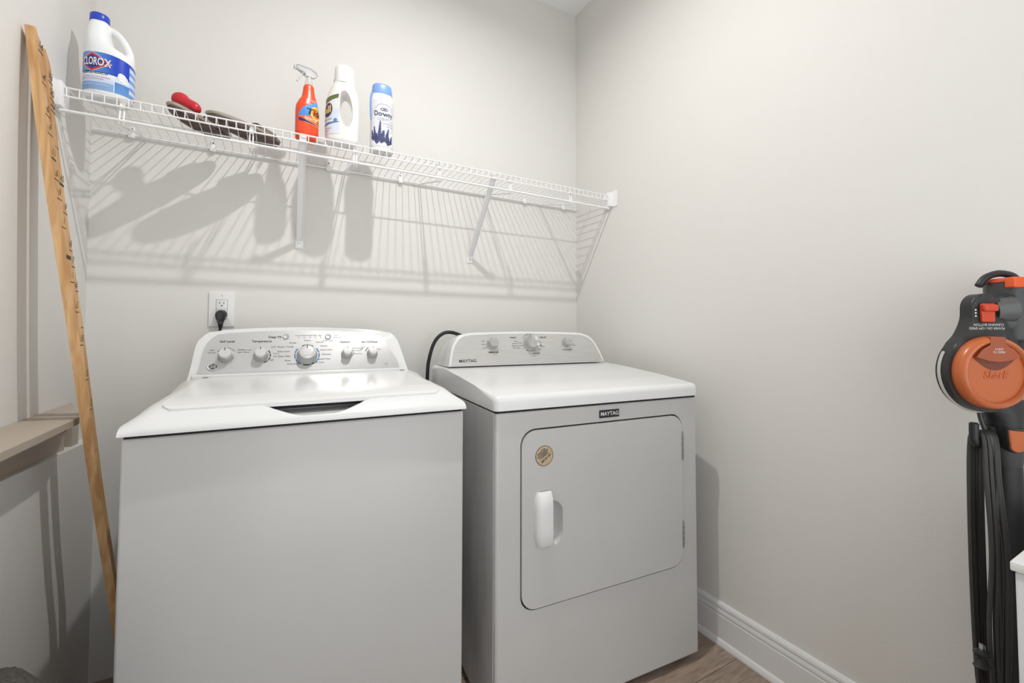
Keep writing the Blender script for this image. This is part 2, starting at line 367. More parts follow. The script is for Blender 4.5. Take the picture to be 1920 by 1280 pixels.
def knob(cx, cb, r, h, base, parent, pointer=True):
    bm = bmesh.new()
    lathe(bm, [(r*1.28, 0.002), (r*1.28, 0.005), (r*1.2, 0.007), (r*1.12, h*0.55), (r*1.06, h*0.6)], lambda x, y, q: cf(cx+x, cb+y, q), 36)
    k = finish('knob', bm, mat('knob_grey', (176, 176, 176), 0.3, 0.3), parent, angle=40)
    bm = bmesh.new()
    lathe(bm, [(r*0.98, h*0.58), (r, h*0.62), (r*0.98, h*0.95), (r*0.9, h), (r*0.5, h*1.01), (0.0005, h*1.01)], lambda x, y, q: cf(cx+x, cb+y, q), 36)
    c_ = finish('knob_cap', bm, mat('knob_silver', (212, 212, 211), 0.25, 0.25), k, angle=40)
    bm = bmesh.new(); prism(bm, [(-0.0011, r*0.45), (0.0011, r*0.45), (0.0011, r*0.95), (-0.0011, r*0.95)], lambda x, y, q: cf(cx+x, cb+y, q), h*0.9, h*1.03)
    finish('pointer', bm, M_PRINT, k)
KN = [(0.100, 0.0600, 0.0165), (0.194, 0.0610, 0.0165), (0.327, 0.0590, 0.0245), (0.451, 0.0605, 0.0145), (0.535, 0.060, 0.0145)]
for cx, cb, r in KN: knob(cx, cb, r, 0.034, 0, ws)
for bx_, bb in ((0.263, 0.129), (0.392, 0.1285)):
    bm = bmesh.new(); lathe(bm, [(0.0095, 0.001), (0.0095, 0.005), (0.008, 0.0065), (0.007, 0.0055), (0.0005, 0.005)], lambda x, y, q: cf(bx_+x, bb+y, q), 28)
    finish('push_button', bm, mat('button_silver', (190, 190, 190), 0.25, 0.5), ws)
fr_p = lambda a, b: cf(a, b, 0.0028)
items = [('Soil Level', 0.0105, 0.100, 0.113, dict(bold=0.02)), ('Temperature', 0.0105, 0.194, 0.113, dict(bold=0.02)), ('Options', 0.0098, 0.446, 0.108, dict(bold=0.02)), ('Start Pull/Pause', 0.0088, 0.528, 0.107, dict(bold=0.02)),
 ('Deep Fill', 0.0105, 0.231, 0.128, dict(bold=0.02)), ('Normal', 0.0065, 0.062, 0.075), ('Light', 0.0065, 0.062, 0.084), ('Heavy', 0.0065, 0.138, 0.084), ('Extra Heavy', 0.0065, 0.146, 0.075),
 ('Cold', 0.0065, 0.228, 0.092), ('Warm', 0.0065, 0.236, 0.068), ('Hot', 0.0065, 0.234, 0.058), ('Tap Cold', 0.0065, 0.154, 0.083), ('Light', 0.0065, 0.224, 0.046),
 ('Whites', 0.0075, 0.283, 0.106), ('Sheets / Towels', 0.0075, 0.263, 0.092), ('Bulky Items', 0.0075, 0.258, 0.075), ('Deep Clean', 0.0075, 0.260, 0.058), ('Rinse', 0.0075, 0.270, 0.042), ('Drain & Spin', 0.0075, 0.288, 0.030),
 ('Colors', 0.0075, 0.328, 0.115), ('Normal', 0.0075, 0.366, 0.108), ('Casuals', 0.0075, 0.378, 0.094), ('Active Wear', 0.0075, 0.386, 0.079), ('Delicates', 0.0075, 0.386, 0.062), ('Speed Wash', 0.0075, 0.380, 0.045), ('Quick Wash', 0.0075, 0.360, 0.033),
 ('Fabric Softener', 0.0060, 0.488, 0.083), ('2nd Rinse', 0.0060, 0.486, 0.074), ('Extra Rinse', 0.0060, 0.488, 0.062), ('Auto', 0.0068, 0.506, 0.088), ('Off', 0.0068, 0.500, 0.078), ('Cycle', 0.0068, 0.558, 0.078),
 ('Lid Lock', 0.0062, 0.301, 0.134), ('Sense', 0.0062, 0.320, 0.134), ('Wash', 0.0062, 0.336, 0.134), ('Rinse', 0.0062, 0.352, 0.134), ('Spin', 0.0062, 0.368, 0.134), ('Auto', 0.0058, 0.418, 0.134), ('Precise Fill', 0.0058, 0.422, 0.126), ('Water Level', 0.0062, 0.391, 0.114),
 ('5 2', 0.0075, 0.580, 0.020), ('____', 0.007, 0.580, 0.014)]
tx = text_obj('printed_markings', items, fr_p, M_PRINT, pn)
bm = bmesh.new()
def arc_mark(bm, cx, cb, r0, r1, a0, a1, n=14, h=0.0027):
    pv = None
    for k in range(n+1):
        a = math.radians(a0+(a1-a0)*k/n); p = (bm.verts.new(cf(cx+r0*math.cos(a), cb+r0*math.sin(a), h)), bm.verts.new(cf(cx+r1*math.cos(a), cb+r1*math.sin(a), h)))
        if pv: bm.faces.new((pv[0], pv[1], p[1], p[0]))
        pv = p
for a0, a1 in ((60, 115), (250, 284), (290, 305)): arc_mark(bm, 0.327, 0.061, 0.0345, 0.0385, a0, a1)
for a0, a1 in ((-70, -42), (-36, -14), (-8, 12), (18, 40)): arc_mark(bm, 0.194, 0.062, 0.0245, 0.028, a0, a1)
for a0, a1 in ((30, 52), (60, 84), (96, 120), (130, 152)): arc_mark(bm, 0.100, 0.066, 0.0245, 0.0258, a0, a1)
arc_mark(bm, 0.535, 0.066, 0.021, 0.0235, 120, 168); arc_mark(bm, 0.451, 0.064, 0.0215, 0.0228, -30, 60)
for k in range(5): arc_mark(bm, 0.301+0.017*k, 0.1265, 0.0, 0.0015, 0, 360, 8)
finish('dial_arcs', bm, M_PRINT, pn, smooth=False)
bm = bmesh.new()
for a0, a1 in ((-52, -20), (-16, 10), (14, 40), (140, 168), (172, 200), (204, 240)): arc_mark(bm, 0.327, 0.061, 0.0345, 0.0385, a0, a1)
o = finish('blue_dial_arcs', bm, mat('blue_print', (70, 110, 170), 0.4), pn, smooth=False); o['label'] = 'blue ring segments around the big dial'
# badge
bm = bmesh.new(); lathe(bm, [(0.0130, 0.002), (0.0130, 0.0050), (0.0120, 0.006), (0.0108, 0.0055), (0.0005, 0.0055)], lambda x, y, q: cf(0.070+x*1.12, 0.027+y, q), 32)
bg = finish('badge', bm, mat('badge_silver', (206, 206, 206), 0.35, 0.3), ws); bg['label'] = 'round silver logo badge'
bm = bmesh.new(); lathe(bm, [(0.0098, 0.0056), (0.0098, 0.0062), (0.0003, 0.0062)], lambda x, y, q: cf(0.070+x*1.12, 0.027+y, q), 28); finish('badge_disc', bm, mat('badge_grey', (70, 70, 72), 0.4), bg)
bm = bmesh.new(); add_text(bm, 'GE', 0.0115, lambda a, b: cf(a, b, 0.0066), 0.070, 0.027, bold=0.0, shear=0.3); 
for k in range(4): arc_mark(bm, 0.070, 0.027, 0.0080, 0.0090, 90*k+12, 90*k+70, 6, 0.0066)
finish('badge_letters', bm, M_PRINTW, bg, smooth=False)

# ------------------------------------------------------------------ dryer
DA = (1.0438, -0.792, 0); DTH = -0.0704; DW = 0.737
dr = empty('clothes_dryer', DA, DTH, 'white clothes dryer with front door and round sticker, in the right corner', 'clothes dryer')
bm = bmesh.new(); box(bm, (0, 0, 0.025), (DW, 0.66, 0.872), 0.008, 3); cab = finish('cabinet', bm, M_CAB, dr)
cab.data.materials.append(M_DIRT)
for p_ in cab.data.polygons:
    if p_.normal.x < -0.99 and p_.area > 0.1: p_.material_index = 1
B('side_seam', (-0.0008, 0.013, 0.03), (0.001, 0.0145, 0.868), mat('seam_light', (225, 225, 225), 0.4), dr)
B('base_plinth', (0.02, 0.03, 0.0), (DW-0.02, 0.64, 0.0252), M_GAP, dr)
B('seam_gasket', (0.003, 0.003, 0.871), (DW-0.003, 0.655, 0.8785), M_GAP, dr)
# sloped top panel
TP = [(-0.006, 0.918), (0.15, 0.9305), (0.30, 0.9425), (0.42, 0.951), (0.5, 0.955), (0.66, 0.955)]
bm = bmesh.new()
out = [(-0.007, 0.878)]+TP+[(0.66, 0.878)]
a_ = [bm.verts.new((-0.005, y, zz)) for y, zz in out]; b_ = [bm.verts.new((DW+0.005, y, zz)) for y, zz in out]; n = len(out)
bm.faces.new(a_); bm.faces.new(b_[::-1])
for k in range(n): bm.faces.new((a_[k], b_[k], b_[(k+1) % n], a_[(k+1) % n]))
es = []
for e in bm.edges:
    p, q = e.verts[0].co, e.verts[1].co
    if min(p.z, q.z) > 0.9 and (abs(p.x-q.x) < 1e-6 or max(p.y, q.y) < 0.0): es.append(e)
    if max(p.y, q.y) < 0.0 and abs(p.z-q.z) > 0.01: es.append(e)
bmesh.ops.bevel(bm, geom=list(set(es)), offset=0.017, segments=6, affect='EDGES', profile=0.5, clamp_overlap=True)
finish('top_panel', bm, M_WHITE, dr, angle=40)
# console
DB, DTp = (0.478, 0.955), (0.524, 1.090)
dl = math.hypot(DTp[0]-DB[0], DTp[1]-DB[1]); dvy, dvz = (DTp[0]-DB[0])/dl, (DTp[1]-DB[1])/dl
def df(a, b, h=0.0): return Vector((a, DB[0]+dvy*b-dvz*h, DB[1]+dvz*b+dvy*h))
def d_outline(i):
    pr = smooth_path([(0.716-i, 0.004+i*0.7, 0), (0.706-i, 0.045, 0), (0.688-i, 0.09-i*0.2, 0), (0.662-i, 0.122-i*0.7, 0), (0.615, 0.1385-i, 0)], 6)
    pl = smooth_path([(0.110, 0.1385-i, 0), (0.062+i, 0.124-i*0.7, 0), (0.036+i, 0.09-i*0.2, 0), (0.021+i, 0.045, 0), (0.0125+i, 0.004+i*0.7, 0)], 6)
    mid = [(0.615+(0.110-0.615)*k/12, 0.1385-i+0.005*(1-(2*k/12-1)**2)) for k in range(1, 12)]
    return [(p.x, p.y) for p in pr]+mid+[(p.x, p.y) for p in pl]
ho = d_outline(0.0)
bm = bmesh.new(); n = len(ho)
fr_ = [bm.verts.new(df(a, b)) for a, b in ho]
def backy(zz): return lerp_tab([(0.94, 0.665), (0.99, 0.655), (1.04, 0.625), (1.07, 0.59), (1.1, 0.555)], zz)
bk = [bm.verts.new((0.365+(a-0.365)*1.0, backy(df(a, b).z), df(a, b).z-0.003)) for a, b in ho]
tf = bm.faces.new(fr_); bm.faces.new(bk[::-1])
for k in range(n): bm.faces.new((fr_[k], bk[k], bk[(k+1) % n], fr_[(k+1) % n]))
bmesh.ops.bevel(bm, geom=list(tf.edges), offset=0.007, segments=4, affect='EDGES', profile=0.5)
finish('control_console', bm, M_WHITE, dr, angle=60)
bm = bmesh.new(); prism(bm, d_outline(0.0095), df, -0.001, 0.0018, 0.0008, 2)
dp = finish('console_panel', bm, M_SILVER, dr, angle=60); dp['label'] = 'brushed silver console panel'
def dknob(cx, cb, r, h):
    bm = bmesh.new(); lathe(bm, [(r*1.18, 0.0015), (r*1.18, 0.006), (r*1.08, 0.008), (r*1.0, h*0.5)], lambda x, y, q: df(cx+x, cb+y, q), 36)
    k = finish('knob', bm, mat('knob_grey', (176, 176, 176), 0.3, 0.3), dr, angle=40)
    bm = bmesh.new(); lathe(bm, [(r, h*0.45), (r*0.99, h*0.92), (r*0.92, h), (r*0.88, h*0.97), (0.0005, h*0.97)], lambda x, y, q: df(cx+x, cb+y, q), 36)
    finish('knob_cap', bm, mat('knob_metal', (188, 188, 186), 0.28, 0.6), k, angle=40)
    bm = bmesh.new(); prism(bm, [(-0.001, r*0.5), (0.001, r*0.5), (0.001, r*0.95), (-0.001, r*0.95)], lambda x, y, q: df(cx+x, cb+y, q), h*0.9, h*1.0); finish('pointer', bm, M_PRINTW, k)
dknob(0.196, 0.093, 0.0195, 0.026); dknob(0.366, 0.094, 0.0285, 0.030); dknob(0.536, 0.094, 0.0165, 0.024)
fr_d = lambda a, b: df(a, b, 0.0024)
items = [('TEMPERATURE', 0.0068, 0.196, 0.057, dict(bold=0.03)), ('High', 0.0068, 0.158, 0.103), ('Med', 0.0068, 0.157, 0.089), ('Low', 0.0068, 0.161, 0.075), ('WRINKLE', 0.0066, 0.290, 0.117, dict(bold=0.03)), ('TIMED DRY', 0.0066, 0.428, 0.117, dict(bold=0.03)),
 ('Off', 0.0066, 0.357, 0.126), ('More Dry', 0.0062, 0.372, 0.1265), ('Cotton', 0.0066, 0.302, 0.101), ('Less Dry', 0.0066, 0.294, 0.092), ('Bulky Items', 0.0066, 0.295, 0.082), ('Normal Dry', 0.0066, 0.300, 0.073), ('50', 0.0066, 0.412, 0.095), ('40', 0.0066, 0.412, 0.085), ('Delicate', 0.0062, 0.420, 0.078), ('30 20', 0.0066, 0.404, 0.066), ('Off', 0.0066, 0.345, 0.062), ('Air Dry', 0.0066, 0.376, 0.060),
 ('AUTO DRY', 0.0066, 0.386, 0.049, dict(bold=0.03)), ('Off', 0.0064, 0.566, 0.102), ('On', 0.0064, 0.570, 0.088), ('Signal', 0.0062, 0.576, 0.081), ('PUSH TO START', 0.0062, 0.536, 0.062, dict(bold=0.02)),
 ('MAYTAG', 0.0165, 0.088, 0.0245, dict(bold=0.015, sx=1.05))]
o = text_obj('printed_markings', items, fr_d, M_PRINT, dp)
bm = bmesh.new()
for ax0, ax1, az in ((0.052, 0.062, 0.0306), (0.052, 0.060, 0.0186)): pass
def dline(bm, a0, b0, a1, b1, w=0.0006):
    dx, dy = a1-a0, b1-b0; L = math.hypot(dx, dy); nx_, ny_ = -dy/L*w, dx/L*w
    bm.faces.new([bm.verts.new(df(a, b, 0.0023)) for a, b in ((a0-nx_, b0-ny_), (a1-nx_, b1-ny_), (a1+nx_, b1+ny_), (a0+nx_, b0+ny_))])
for a0, b0, a1, b1 in ((0.166, 0.089, 0.172, 0.090), (0.168, 0.076, 0.175, 0.080), (0.310, 0.094, 0.328, 0.094), (0.312, 0.083, 0.332, 0.084), (0.404, 0.083, 0.417, 0.081), (0.554, 0.100, 0.559, 0.102), (0.554, 0.084, 0.566, 0.082)): dline(bm, a0, b0, a1, b1)
for k in range(12):
    a0 = math.radians(150-7*k); a1 = math.radians(150-7*(k+1)); dline(bm, 0.366+0.0385*math.cos(a0), 0.094+0.0385*math.sin(a0), 0.366+0.0385*math.cos(a1), 0.094+0.0385*math.sin(a1))
finish('dial_lines', bm, M_PRINT, dp, smooth=False)
# door
X0, Z0, X1, Z1, RR = 0.077, 0.331, 0.667, 0.817, 0.045
fy = lambda a, b, h: (a, -h, b)
bm = bmesh.new(); prism(bm, rrect(X0-0.003, Z0-0.003, X1+0.003, Z1+0.004, RR+0.002, 10), fy, -0.0385, -0.0365); finish('door_gap', bm, M_GAP, dr, smooth=False)  # dark plate, shade at the bottom of the door gap put into its colour
bm = bmesh.new(); oa = rrect(X0-0.0045, Z0-0.0045, X1+0.0045, Z1+0.0055, RR+0.004, 10); ob = rrect(X0+0.004, Z0+0.004, X1-0.004, Z1-0.004, RR-0.004, 10)
va_ = [bm.verts.new((a, 0.005, b)) for a, b in oa]; vb_ = [bm.verts.new((a, 0.005, b)) for a, b in ob]
for k in range(len(oa)): bm.faces.new((va_[k], va_[(k+1) % len(oa)], vb_[(k+1) % len(oa)], vb_[k]))
finish('door_gap_shade', bm, M_GAP, dr, smooth=False)  # flat dark ring painted in as shade in the gap around the door
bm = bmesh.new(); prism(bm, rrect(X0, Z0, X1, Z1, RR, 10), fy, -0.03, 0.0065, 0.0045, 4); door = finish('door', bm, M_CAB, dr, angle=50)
cab_cut = bmesh.new(); prism(cab_cut, rrect(X0-0.0030, Z0-0.0046, X1+0.0040, Z1+0.0044, RR+0.001, 8), fy, -0.04, 0.02); cc = finish('cut', cab_cut, M_GAP); cc.parent = dr
bpy.context.view_layer.update(); boolean(cab, cc)
for p_ in cab.data.polygons:
    if p_.area > 0.004: p_.use_smooth = False
bm = bmesh.new()
rings = []
for t, dpt in ((0.0, 0.02), (0.25, 0.0065), (0.5, -0.004), (0.75, -0.014), (0.93, -0.020), (1.0, -0.0225)):
    s_ = (1-t*t*0.55) if t else 1.06
    ol = rrect(-0.046*s_, -0.066*s_, 0.046*s_, 0.066*s_, 0.038*s_, 6)
    rings.append([(0.163+a, -dpt, 0.553+b) for a, b in ol])
loft(bm, rings); cc = finish('cut', bm, M_CAB); cc.parent = dr
bpy.context.view_layer.update(); boolean(door, cc)
for mm in list(door.data.materials)[1:]: pass
door.data.polygons.foreach_set('use_smooth', [True]*len(door.data.polygons)); door.data.set_sharp_from_angle(angle=math.radians(35)); [setattr(p_, 'use_smooth', False) for p_ in door.data.polygons if p_.area > 0.004]; door.location.y = 0.0028
# grip: a raised half-round bar over the left part of the scoop
bm = bmesh.new()
sec = []
for k in range(9):
    zt = 0.493+(0.650-0.493)*k/8
    e_ = min(k, 8-k); x0_ = 0.113+(0.010 if e_ == 0 else 0.003 if e_ == 1 else 0)
    hh = 0.011 if e_ == 0 else 0.020 if e_ == 1 else 0.0225
    if e_ == 0: zt += 0.003 if k == 0 else -0.003
    sec.append([(x0_, -0.006, zt), (x0_+0.004, -0.006-hh*0.62, zt), (x0_+0.012, -0.006-hh*0.93, zt), (0.148, -0.006-hh, zt), (0.162, -0.006-hh, zt), (0.1655, -0.004-hh, zt), (0.1655, -hh+0.001, zt), (0.160, -hh+0.0015, zt), (0.13, -hh+0.003, zt), (0.122, 0.004, zt)])
loft(bm, sec); hnd = finish('handle', bm, M_WHITE, door, angle=50)
md = hnd.modifiers.new('bev', 'BEVEL'); md.width = 0.0025; md.segments = 3; md.limit_method = 'ANGLE'
for z0_, z1_ in ((0.668, 0.762), (0.384, 0.470)):
    bm = bmesh.new(); box(bm, (0.6655, -0.0085, z0_), (0.672, 0.0, z1_), 0.0015, 2)
    for k in range(4): box(bm, (0.6645, -0.0095, z0_+0.008+k*(z1_-z0_-0.016)/4), (0.673, -0.004, z0_+0.008+(k+0.55)*(z1_-z0_-0.016)/4), 0.001, 1)
    finish('hinge', bm, mat('hinge_metal', (150, 150, 148), 0.4, 0.6), door)
SX, SZ, SR = 0.147, 0.744, 0.0285
bm = bmesh.new(); prism(bm, [(SX+SR*math.cos(2*PI*k/40), SZ+SR*math.sin(2*PI*k/40)) for k in range(40)], fy, 0.0065, 0.0070); st = finish('round_sticker', bm, mat('sticker_edge', (74, 66, 58), 0.6), door, smooth=False)
st['label'] = 'round tan sticker with slanted printing'
bm = bmesh.new(); prism(bm, [(SX+(SR-0.0018)*math.cos(2*PI*k/40), SZ+(SR-0.0018)*math.sin(2*PI*k/40)) for k in range(40)], fy, 0.0070, 0.0073); finish('sticker_face', bm, mixnoise('sticker_tan', (196, 176, 146), (182, 160, 130), 200, 0.6), st, smooth=False)
fs_ = lambda a, b: Vector((SX+a, -0.0076, SZ+b)); rr_ = math.radians(36)
def rp(u, v): return (u*math.cos(rr_)-v*math.sin(rr_), u*math.sin(rr_)+v*math.cos(rr_))
items = []
for s_, u, v, q in (('REGISTER', -0.001, 0.0150, 0.0078), ('ENGINEERED', 0.0, 0.0083, 0.0078), ('NUMBERS', 0.0, 0.0016, 0.0078), ('888-660-4401', 0.001, -0.0095, 0.0078)):
    a, b = rp(u, v); items.append((s_, q, a, b, dict(bold=0.03, rot=rr_, sx=0.86)))
text_obj('sticker_text', items, fs_, M_PRINT, st)
bm = bmesh.new(); 
pts = [rp(-0.026, -0.0042), rp(0.026, -0.0042), rp(0.026, -0.0036), rp(-0.026, -0.0036)]; bm.faces.new([bm.verts.new(fs_(a, b)) for a, b in pts]); finish('sticker_rule', bm, M_PRINT, st, smooth=False)
# name plate
bm = bmesh.new(); box(bm, (0.337, -0.0035, 0.8325), (0.410, 0.0, 0.8555), 0.001, 1); npl = finish('name_plate', bm, mat('badge_black', (32, 32, 34), 0.35), dr); npl['label'] = 'black name plate with silver letters'
text_obj('name_letters', [('MAYTAG', 0.0165, 0.3735, 0.844, dict(bold=0.015, sx=1.0))], lambda a, b: Vector((a, -0.0039, b)), M_PRINTW, npl)

# ------------------------------------------------------------------ black power cord behind the dryer console
o_ = lambda x, y, zz: (DA[0]+math.cos(DTH)*x-math.sin(DTH)*y, DA[1]+math.sin(DTH)*x+math.cos(DTH)*y, zz)
bm = bmesh.new()
tube(bm, smooth_path([o_(0.13, 0.672, 1.070), o_(0.085, 0.672, 1.086), o_(0.045, 0.672, 1.083), o_(0.010, 0.672, 1.050), o_(-0.012, 0.673, 0.985), o_(-0.020, 0.675, 0.90), o_(-0.022, 0.68, 0.6), o_(-0.022, 0.68, 0.2)], 8), 0.0074, 12)
tag(finish('dryer_supply_cable', bm, M_BLACK), 'thick black power cord arching behind the left end of the dryer', 'cord')

# ------------------------------------------------------------------ wall outlet + plug
wo = empty('wall_outlet', (0.357, 0, 1.168), 0, 'white wall outlet plate above the washing machine', 'outlet')
bm = bmesh.new(); prism(bm, rrect(-0.039, -0.062, 0.039, 0.062, 0.004, 4), lambda a, b, h: (a, -h, b), 0.0003, 0.006, 0.003, 3); finish('cover_plate', bm, M_TRIM, wo)
bm = bmesh.new(); prism(bm, rrect(-0.0172, -0.0345, 0.0172, 0.0345, 0.002, 3), lambda a, b, h: (a, -h, b), 0.005, 0.0063); finish('receptacle_gap', bm, mat('gap_grey', (110, 110, 110), 0.6), wo)
bm = bmesh.new(); prism(bm, rrect(-0.0163, -0.0335, 0.0163, 0.0335, 0.002, 3), lambda a, b, h: (a, -h, b), 0.005, 0.0082, 0.001, 2); rc = finish('receptacle', bm, M_WHITE, wo)
bm = bmesh.new(); box(bm, (-0.0145, -0.0098, -0.004), (0.0145, -0.008, 0.0035), 0.0005, 1); finish('test_button', bm, mat('button_white', (205, 205, 205), 0.4), rc)
bm = bmesh.new()
for sx_ in (-0.0062, 0.0062): box(bm, (sx_-0.0009, -0.0086, 0.0185), (sx_+0.0009, -0.008, 0.0255))
box(bm, (-0.0022, -0.0086, 0.0105), (0.0022, -0.008, 0.0145)); finish('slots', bm, M_BLACK, rc, smooth=False)
bm = bmesh.new(); lathe(bm, [(0.0028, 0), (0.0026, 0.001), (0.0004, 0.0012)], lambda x, y, h: (x, -0.006-h, 0.0485+y), 12); finish('screw', bm, mat('screw_white', (190, 190, 188), 0.4), wo)
bm = bmesh.new()
P = [(0.0135, 0.0), (0.0175, 0.012), (0.017, 0.022), (0.012, 0.030)]
rings = [[(a*0.0175, -0.009, b*0.015-0.018) for a, b in [(math.cos(2*PI*k/20), math.sin(2*PI*k/20)) for k in range(20)]],
         [(a*0.0178, -0.022, b*0.015-0.019) for a, b in [(math.cos(2*PI*k/20), math.sin(2*PI*k/20)) for k in range(20)]],
         [(a*0.0165, -0.030, b*0.014-0.023) for a, b in [(math.cos(2*PI*k/20), math.sin(2*PI*k/20)) for k in range(20)]],
         [(a*0.0120, -0.036+0.004*b, b*0.011-0.036) for a, b in [(math.cos(2*PI*k/20), math.sin(2*PI*k/20)) for k in range(20)]],
         [(a*0.0080, -0.036+0.007*b, -0.050+b*0.003) for a, b in [(math.cos(2*PI*k/20), math.sin(2*PI*k/20)) for k in range(20)]],
         [(a*0.0058, -0.034+0.0055*b, -0.066) for a, b in [(math.cos(2*PI*k/20), math.sin(2*PI*k/20)) for k in range(20)]]]
loft(bm, rings); pl = empty('power_plug', (0.357, 0, 1.168), 0, 'black plug with cord pushed into the wall outlet', 'plug')
finish('plug_body', bm, M_BLACK, pl)
bm = bmesh.new(); tube(bm, smooth_path([(0, -0.034, -0.062), (0, -0.033, -0.12), (0.02, -0.03, -0.3), (0.05, -0.03, -0.6)], 6), 0.0048, 10); finish('cord', bm, M_BLACK, pl)
for sx_ in (-0.0062, 0.0062): pass

# ------------------------------------------------------------------ bottles
def sup(cx, cy, rx, ry, z_, n=64, e=2.6):
    out = []
    for k in range(n):
        a = 2*PI*k/n; c_, s_ = math.cos(a), math.sin(a)
        out.append((cx+rx*math.copysign(abs(c_)**(2/e), c_), cy+ry*math.copysign(abs(s_)**(2/e), s_), z_))
    return out
def surf(tab, e):
    """tab rows: (z, cx, cy, rx, ry). returns f(s, z, off): s = signed arc-like angle, 0 faces -y"""
    def f(s, zz, off=0.0005):
        r = [lerp_tab([(t[0], t[i]) for t in tab], zz) for i in (1, 2, 3, 4)]
        a = s-PI/2; c_, s_ = math.cos(a), math.sin(a)
        px = math.copysign(abs(c_)**(2/e), c_); py = math.copysign(abs(s_)**(2/e), s_)
        n_ = Vector((c_*1.0/ r[2], s_*1.0/r[3], 0)).normalized()
        return Vector((r[0]+r[2]*px, r[1]+r[3]*py, zz))+n_*off
    return f
def label_patch(name, f, s0, s1, zlo, zhi, paint, parent, ns=110, nz=80, mt=None, off=0.0006):
    bm = bmesh.new(); cl = bm.loops.layers.color.new('print')
    g = [[bm.verts.new(f(s0+(s1-s0)*i/ns, zlo(s0+(s1-s0)*i/ns)+(zhi(s0+(s1-s0)*i/ns)-zlo(s0+(s1-s0)*i/ns))*j/nz, off)) for i in range(ns+1)] for j in range(nz+1)]
    for j in range(nz):
        for i in range(ns):
            fc = bm.faces.new((g[j][i], g[j][i+1], g[j+1][i+1], g[j+1][i]))
            c = paint((i+0.5)/ns, (j+0.5)/nz)
            for lp in fc.loops: lp[cl] = (c[0]/255, c[1]/255, c[2]/255, 1)
    me = bpy.data.meshes.new(name); bm.to_mesh(me); bm.free(); me.materials.append(mt)
    me.polygons.foreach_set('use_smooth', [True]*len(me.polygons))
    o = bpy.data.objects.new(name, me); C.objects.link(o); o.parent = parent; return o
M_LABEL = vcol_mat('printed_label', 0.3)
M_HDPE = mat('white_bottle_plastic', (236, 238, 240), 0.32)
def mixc(a, b, t): t = min(1, max(0, t)); return tuple(a[i]+(b[i]-a[i])*t for i in range(3))
def wrap(f, s0, s1, zlo, zhi, off):
    def g(a, b):
        s = s0+(s1-s0)*a; return f(s, zlo(s)+(zhi(s)-zlo(s))*b, off)
    return g
ZD = ZS+0.0032
# --- bleach jug
bl = empty('bleach_jug', (0.0935, -0.2095, ZD), math.radians(0), 'white bleach jug with blue cap and blue label at the left end of the shelf', 'bottle')
tabB = [(0.0, 0, 0, 0.046, 0.036), (0.005, 0, 0, 0.0505, 0.040), (0.012, 0, 0, 0.0535, 0.043), (0.03, 0, 0, 0.0548, 0.044), (0.125, 0, 0, 0.0548, 0.044), (0.137, -0.003, 0, 0.0515, 0.043), (0.145, -0.009, 0, 0.0450, 0.0415), (0.153, -0.0165, 0, 0.0370, 0.040), (0.165, -0.0225, 0, 0.0305, 0.038), (0.180, -0.0245, 0, 0.0280, 0.035), (0.197, -0.0250, 0, 0.0262, 0.031), (0.212, -0.0248, 0, 0.0235, 0.0255), (0.222, -0.0245, 0, 0.0205, 0.0205), (0.232, -0.0245, 0, 0.0195, 0.0195)]
bm = bmesh.new(); loft(bm, [sup(t[1], t[2], t[3], t[4], t[0], e=2.3) for t in tabB])
tube(bm, smooth_path([(-0.022, 0, 0.210), (-0.003, 0, 0.214), (0.015, 0, 0.205), (0.031, 0, 0.184), (0.0420, 0, 0.158), (0.0450, 0, 0.132), (0.042, 0, 0.105)], 6), [0.0095]*37, 14)
bd = finish('jug_body', bm, M_HDPE, bl); remesh(bd, 0.0026, 8)
bm = bmesh.new(); lathe(bm, [(0.0205, 0.226), (0.0215, 0.228), (0.0215, 0.246), (0.020, 0.2485), (0.0005, 0.249)], lambda x, y, h: (-0.025+x, y, h), 40); finish('cap', bm, mat('blue_cap', (36, 70, 190), 0.3), bl)['label'] = 'blue screw cap'
fB = surf(tabB, 2.3)
SB0, SB1 = math.radians(-100), math.radians(100)
zlB = lambda s: 0.018; zhB = lambda s: 0.123-0.008*max(0, s)**1.2
def paintB(u, v):
    top = 0.50-0.04*math.sin(u*3)
    if u > 0.80:
        if v > 0.93: return (40, 70, 160)
        if int(v*9) % 2 == 0: return (120, 158, 215)
        return (205, 220, 240)
    if v > top+0.02: return mixc((92, 150, 214), (28, 66, 190), (u-0.42)/0.2)
    if v > top-0.01: return (32, 64, 150)
    if u > 0.60 and v < 0.30: return mixc((96, 152, 214), (72, 120, 190), v*2)
    if abs(u-0.595) < 0.006 and v < 0.36: return (240, 245, 250)
    if v > 0.20: return mixc((235, 240, 248), (190, 205, 235), (0.42-v)*4) if u < 0.6 else (214, 226, 242)
    return mixc((104, 150, 205), (150, 180, 222), u*1.4)
lb = label_patch('label', fB, SB0, SB1, zlB, zhB, paintB, bl, 130, 90, M_LABEL)
gB = lambda off: wrap(fB, SB0, SB1, zlB, zhB, off)
def poly_wrap(name, polys, g, mt, parent):
    bm = bmesh.new()
    for pl_ in polys:
        vs = [bm.verts.new((a, b, 0)) for a, b in pl_]; bm.faces.new(vs)
    bmesh.ops.triangulate(bm, faces=bm.faces[:])
    for _ in range(3): bmesh.ops.subdivide_edges(bm, edges=[e for e in bm.edges if e.calc_length() > 0.03], cuts=1)
    bmesh.ops.triangulate(bm, faces=bm.faces[:])
    for v in bm.verts: v.co = g(v.co.x, v.co.y)
    me = bpy.data.meshes.new(name); bm.to_mesh(me); bm.free(); me.materials.append(mt)
    o = bpy.data.objects.new(name, me); C.objects.link(o); o.parent = parent; return o
M_RED = mat('logo_red', (200, 58, 66), 0.35); M_NAVY = mat('logo_navy', (36, 52, 140), 0.35)
